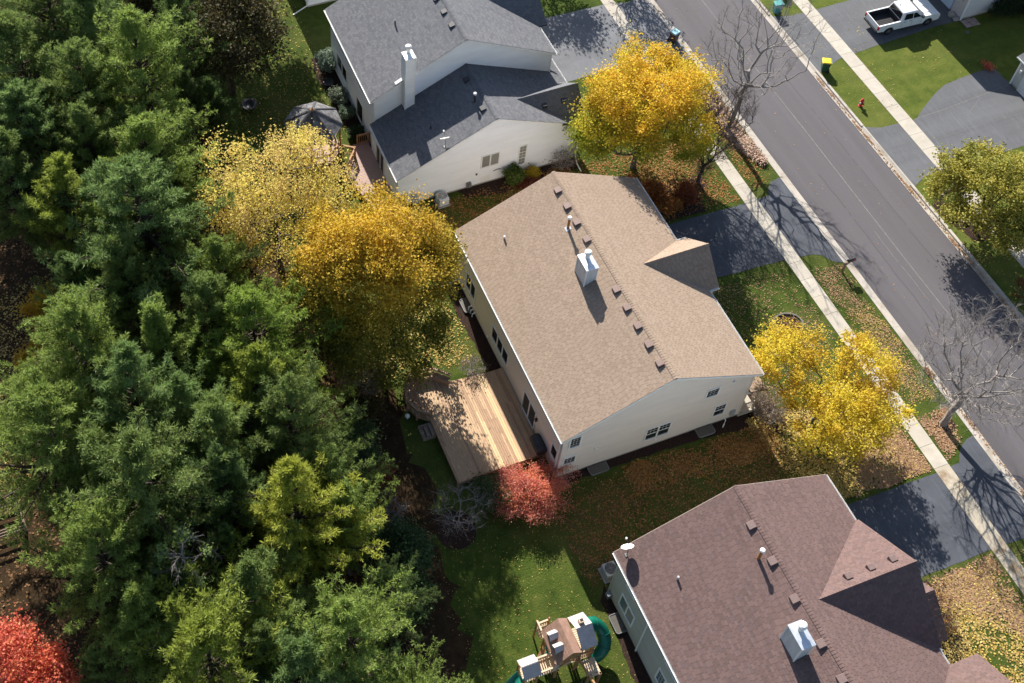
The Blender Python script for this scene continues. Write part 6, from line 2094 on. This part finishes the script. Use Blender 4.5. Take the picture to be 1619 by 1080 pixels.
shrub('dark evergreen bush at the wood edge by the shaded lawn, lower of two', (10.3, 24.0, 0), 1.4, 1.5, 1.7, 'green_leaf', 160, 55, .12, 404, (1.0, 1.0, .9))
shrub('small leaved green shrub between the pines and the deck steps', (10.6, 34.0, 0), 1.5, 1.6, 1.9, 'green_leaf', 180, 48, .11, 405)
shrub('low green shrub beneath the golden green pine', (9.7, 31.9, 0), 1.3, 1.3, 1.4, 'green_leaf', 130, 50, .11, 406, (.8, .95, .8))
shrub('olive undergrowth bush at the foot of the dense maple, deck side', (12.0, 36.2, 0), 1.2, 1.2, 1.2, 'bronze_leaf', 120, 40, .11, 407, (1.3, 1.2, 1.2))
shrub('silvery leaved tall shrub behind the white house', (20.05, 66.6, 0), .75, .8, 1.0, 'silver_leaf', 80, 50, .09, 408)
shrub('pale flowering shrub below the silvery one behind the white house', (19.75, 63.2, 0), .6, 1.0, .55, 'silver_leaf', 90, 40, .09, 409, (.75, .7, .65))
shrub('low grey green shrub nearest the gazebo along the white wall', (19.9, 61.3, 0), .55, .7, .45, 'silver_leaf', 60, 40, .08, 410, (.55, .6, .5))
shrub('dark round bush by the steps between gazebo and white house', (19.75, 58.9, 0), .6, .6, .65, 'green_leaf', 70, 50, .08, 411, (.45, .5, .5))
shrub('green leafy shrub below the window of the white gable wall', (29.3, 50.75, 0), .75, .5, .85, 'green_leaf', 90, 45, .12, 412, (1.5, 1.35, .7))
shrub('yellow leaved shrub beside the green one at the white gable wall', (30.5, 50.8, 0), .5, .45, .5, 'yellow_leaf', 50, 50, .1, 413, (.85, .85, .8))
shrub('dark red shrub in front of the white gable wall', (30.2, 50.15, 0), .9, .45, .45, 'rust_leaf', 70, 45, .1, 414, (.8, .6, .8))
shrub('rust red shrub beside the middle driveway, nearest the roof', (38.0, 45.9, 0), .9, .9, .75, 'rust_leaf', 100, 50, .1, 415, (1.25, 1.1, .9))
shrub('dark red shrub under the small bare tree beside the middle driveway', (40.3, 45.2, 0), .8, .8, .7, 'rust_leaf', 90, 50, .1, 416, (1.1, .8, .9))
shrub('brown orange shrub at the edge of the middle driveway', (38.8, 44.6, 0), .9, .55, .55, 'rust_leaf', 80, 45, .1, 417, (1.6, 1.6, 1.1))
shrub('orange leaved shrub between the golden maple and the tan roof', (36.9, 47.0, 0), .8, .8, .7, 'rust_leaf', 80, 45, .1, 418, (1.7, 1.5, 1.0))
shrub('small red flowering shrub by the grey garage at the right edge', (69.7, 48.9, 0), .28, .4, .25, 'red_leaf', 22, 26, .08, 419, (.9, .9, .9))
shrub('dark evergreen shrub hiding the foot of the white house at the top right', (76, 53.3, 0), 3.2, .7, .9, 'green_leaf', 240, 50, .1, 420, (.45, .5, .5))
shrub('small dark bush at the street side of the white house beside the golden maple', (36.2, 54.6, 0), .6, .6, .6, 'green_leaf', 60, 45, .1, 421, (.8, .9, .6))
shrub('reddish bare topped shrub beside the fine twigged tree at the right edge', (57.8, 29.6, 0), .8, 1.0, .9, 'rust_leaf', 40, 30, .1, 422, (.8, .7, .8), 'twig_dark', 240)
shrub('yellow scrub at the left edge of the wood, upper', (-5.2, 51.0, 0), 1.5, 1.6, 1.0, 'yellow_leaf', 130, 36, .13, 423, (.9, .8, .7), 'twig_dark', 90)
shrub('yellow scrub beside the brown clearing at the left edge', (-6.0, 46.8, 0), 1.6, 1.5, 1.0, 'yellow_leaf', 120, 32, .13, 424, (.8, .7, .7), 'twig_dark', 120)
shrub('thin yellow green undergrowth between the two large yellow trees', (12.6, 46.5, 0), 1.8, 1.8, 2.2, 'olive_leaf', 150, 32, .13, 425, (1.2, 1.2, .9), 'twig_pale', 220)
shrub('brown scrub in the clearing at the left edge above the fence', (-7.6, 43.6, 0), 1.2, 1.2, .7, 'dry_leaf', 80, 28, .12, 426, (.6, .55, .5), 'twig_dark', 90)
shrub('green bush at the street corner of the far lawn, beside the teal bin', (59.0, 62.4, 0), .7, .7, .5, 'green_leaf', 50, 40, .1, 427, (.8, .8, .7))
shrub('small dark shrub at the drive beside the grey roof, near the top', (36.9, 66.9, 0), .5, .5, .7, 'green_leaf', 50, 45, .1, 428, (.6, .7, .6))

# dried leaves blown against the near kerb
LPX = [(46.4, 54.0), (47.8, 54.0), (47.95, 50), (47.95, 46.0), (47.2, 45.6), (46.4, 47.5), (46.2, 50)]
def heap(name, poly, n, mat, h, seed, size=.12):
    rg_ = np.random.default_rng(seed)
    P = np.array(poly); cx_, cy_ = P.mean(0)
    o = litter(name, poly, n, mat, size, seed, .012, flat=.6)
    me = o.data
    co = np.empty(len(me.vertices) * 3, np.float32); me.vertices.foreach_get('co', co); co = co.reshape(-1, 4, 3)
    lift = rg_.uniform(0, h, (len(co), 1))
    co[:, :, 2] += lift
    me.vertices.foreach_set('co', co.ravel()); me.update()
    return o
heap('leaf_drift', LPX, 9000, 'litter_pink', .34, 31, .10)

# ------------------------------------------------------------------ fallen leaves
HOUSES = [[(21.9, 28.3), (34.8, 28.3), (34.8, 44.3), (21.9, 44.3)], [(21.7, 5), (34.6, 5), (34.6, 21), (21.7, 21)]]
litter('fallen_leaves', [(20.8, 27.8), (36.5, 27.6), (37.2, 21.3), (20.8, 21.3)], 4200, 'litter_orange', .09, 41, holes=HOUSES)
litter('fallen_leaves', [(20.8, 27.8), (36.0, 27.4), (36.6, 21.3), (20.8, 21.3)], 9000, 'litter_brown', .08, 66, holes=HOUSES)
litter('fallen_leaves', [(26, 27.9), (36.6, 27.4), (36.2, 25.0), (26, 25.6)], 4500, 'litter_orange', .10, 42)
litter('fallen_leaves', [(35.0, 28.0), (44.1, 28.0), (44.1, 20.9), (35.4, 21.0)], 13000, 'litter_yellow', .10, 43)
litter('fallen_leaves', [(40.5, 24.0), (44.2, 24.4), (44.2, 20.9), (38.5, 20.9)], 6500, 'litter_tan', .11, 44)
litter('fallen_leaves', [(45.4, 24.5), (47.9, 24.5), (47.2, 22.0), (45.4, 21.0)], 1500, 'litter_tan', .10, 45)
litter('fallen_leaves', [(36.5, 15.3), (44.1, 15.3), (44.1, 5), (36.9, 5)], 10000, 'litter_yellow', .11, 46)
litter('fallen_leaves', [(37.5, 15.3), (44.2, 15.4), (44.2, 9), (41, 12)], 5500, 'litter_tan', .11, 47)
litter('fallen_leaves', [(45.4, 15.2), (47.9, 14.6), (47.9, 6), (45.4, 6)], 2600, 'litter_tan', .11, 48)
litter('fallen_leaves', [(35.8, 37.9), (44.2, 37.7), (44.2, 28.2), (36.2, 28.2)], 3200, 'litter_tan', .075, 49)
litter('fallen_leaves', [(45.4, 37.2), (47.9, 36.2), (47.9, 25), (45.4, 25)], 3600, 'litter_tan', .07, 50)
litter('fallen_leaves', [(45.4, 33), (47.9, 33), (47.9, 25), (45.4, 25)], 1600, 'litter_yellow', .07, 51)
litter('fallen_leaves', [(35.2, 51), (44.1, 51), (44.2, 43.6), (36.3, 43.7)], 7000, 'litter_orange', .10, 52)
litter('fallen_leaves', [(22.2, 51.2), (35.4, 51.2), (36, 45), (22, 44.8)], 8000, 'litter_orange', .10, 53)
litter('fallen_leaves', [(45.4, 57), (47.9, 57), (47.9, 45), (45.4, 43.8)], 2600, 'litter_orange', .10, 54)
litter('fallen_leaves', [(12.8, 44.5), (21, 44.5), (21, 37.6), (13.2, 38)], 4200, 'litter_yellow', .10, 55)
litter('fallen_leaves', [(12.5, 29.8), (22, 29.4), (21.4, 14), (11.8, 14)], 1300, 'litter_yellow', .055, 56)
litter('fallen_leaves', [(-14, 70), (9, 70), (12.5, 44), (12.8, 36), (11.5, 14), (-14, 14)], 22000, 'litter_brown', .14, 57)
litter('fallen_leaves', [(-12, 56), (-3.5, 54), (-2.5, 42), (-8, 38), (-12, 38)], 4200, 'litter_yellow', .12, 58)
litter('fallen_leaves', [(57, 60), (70, 54), (70, 49), (57, 46.5)], 160, 'litter_yellow', .085, 59)
litter('fallen_leaves', [(56.8, 40.3), (64, 40.3), (64, 26), (56.8, 26)], 900, 'litter_yellow', .10, 60)
litter('fallen_leaves', [(48.7, 68), (56.2, 68), (56.2, 20), (48.7, 20)], 170, 'litter_tan', .10, 61, z=-.10)
litter('fallen_leaves', [(56.3, 53), (56.58, 53), (56.58, 28), (56.3, 28)], 1500, 'litter_tan', .09, 62, z=-.08)
litter('fallen_leaves', [(48.3, 26), (48.65, 26), (48.65, 12), (48.3, 12)], 500, 'litter_tan', .09, 63, z=-.08)
litter('fallen_leaves', [(9.5, 80), (20, 80), (20, 57), (9.5, 57)], 2600, 'litter_yellow', .09, 64)
heap('leaf_drift', [(47.95, 27.3), (48.35, 27.2), (48.4, 26.4), (48.0, 26.3)], 260, 'litter_orange', .12, 65, .1)
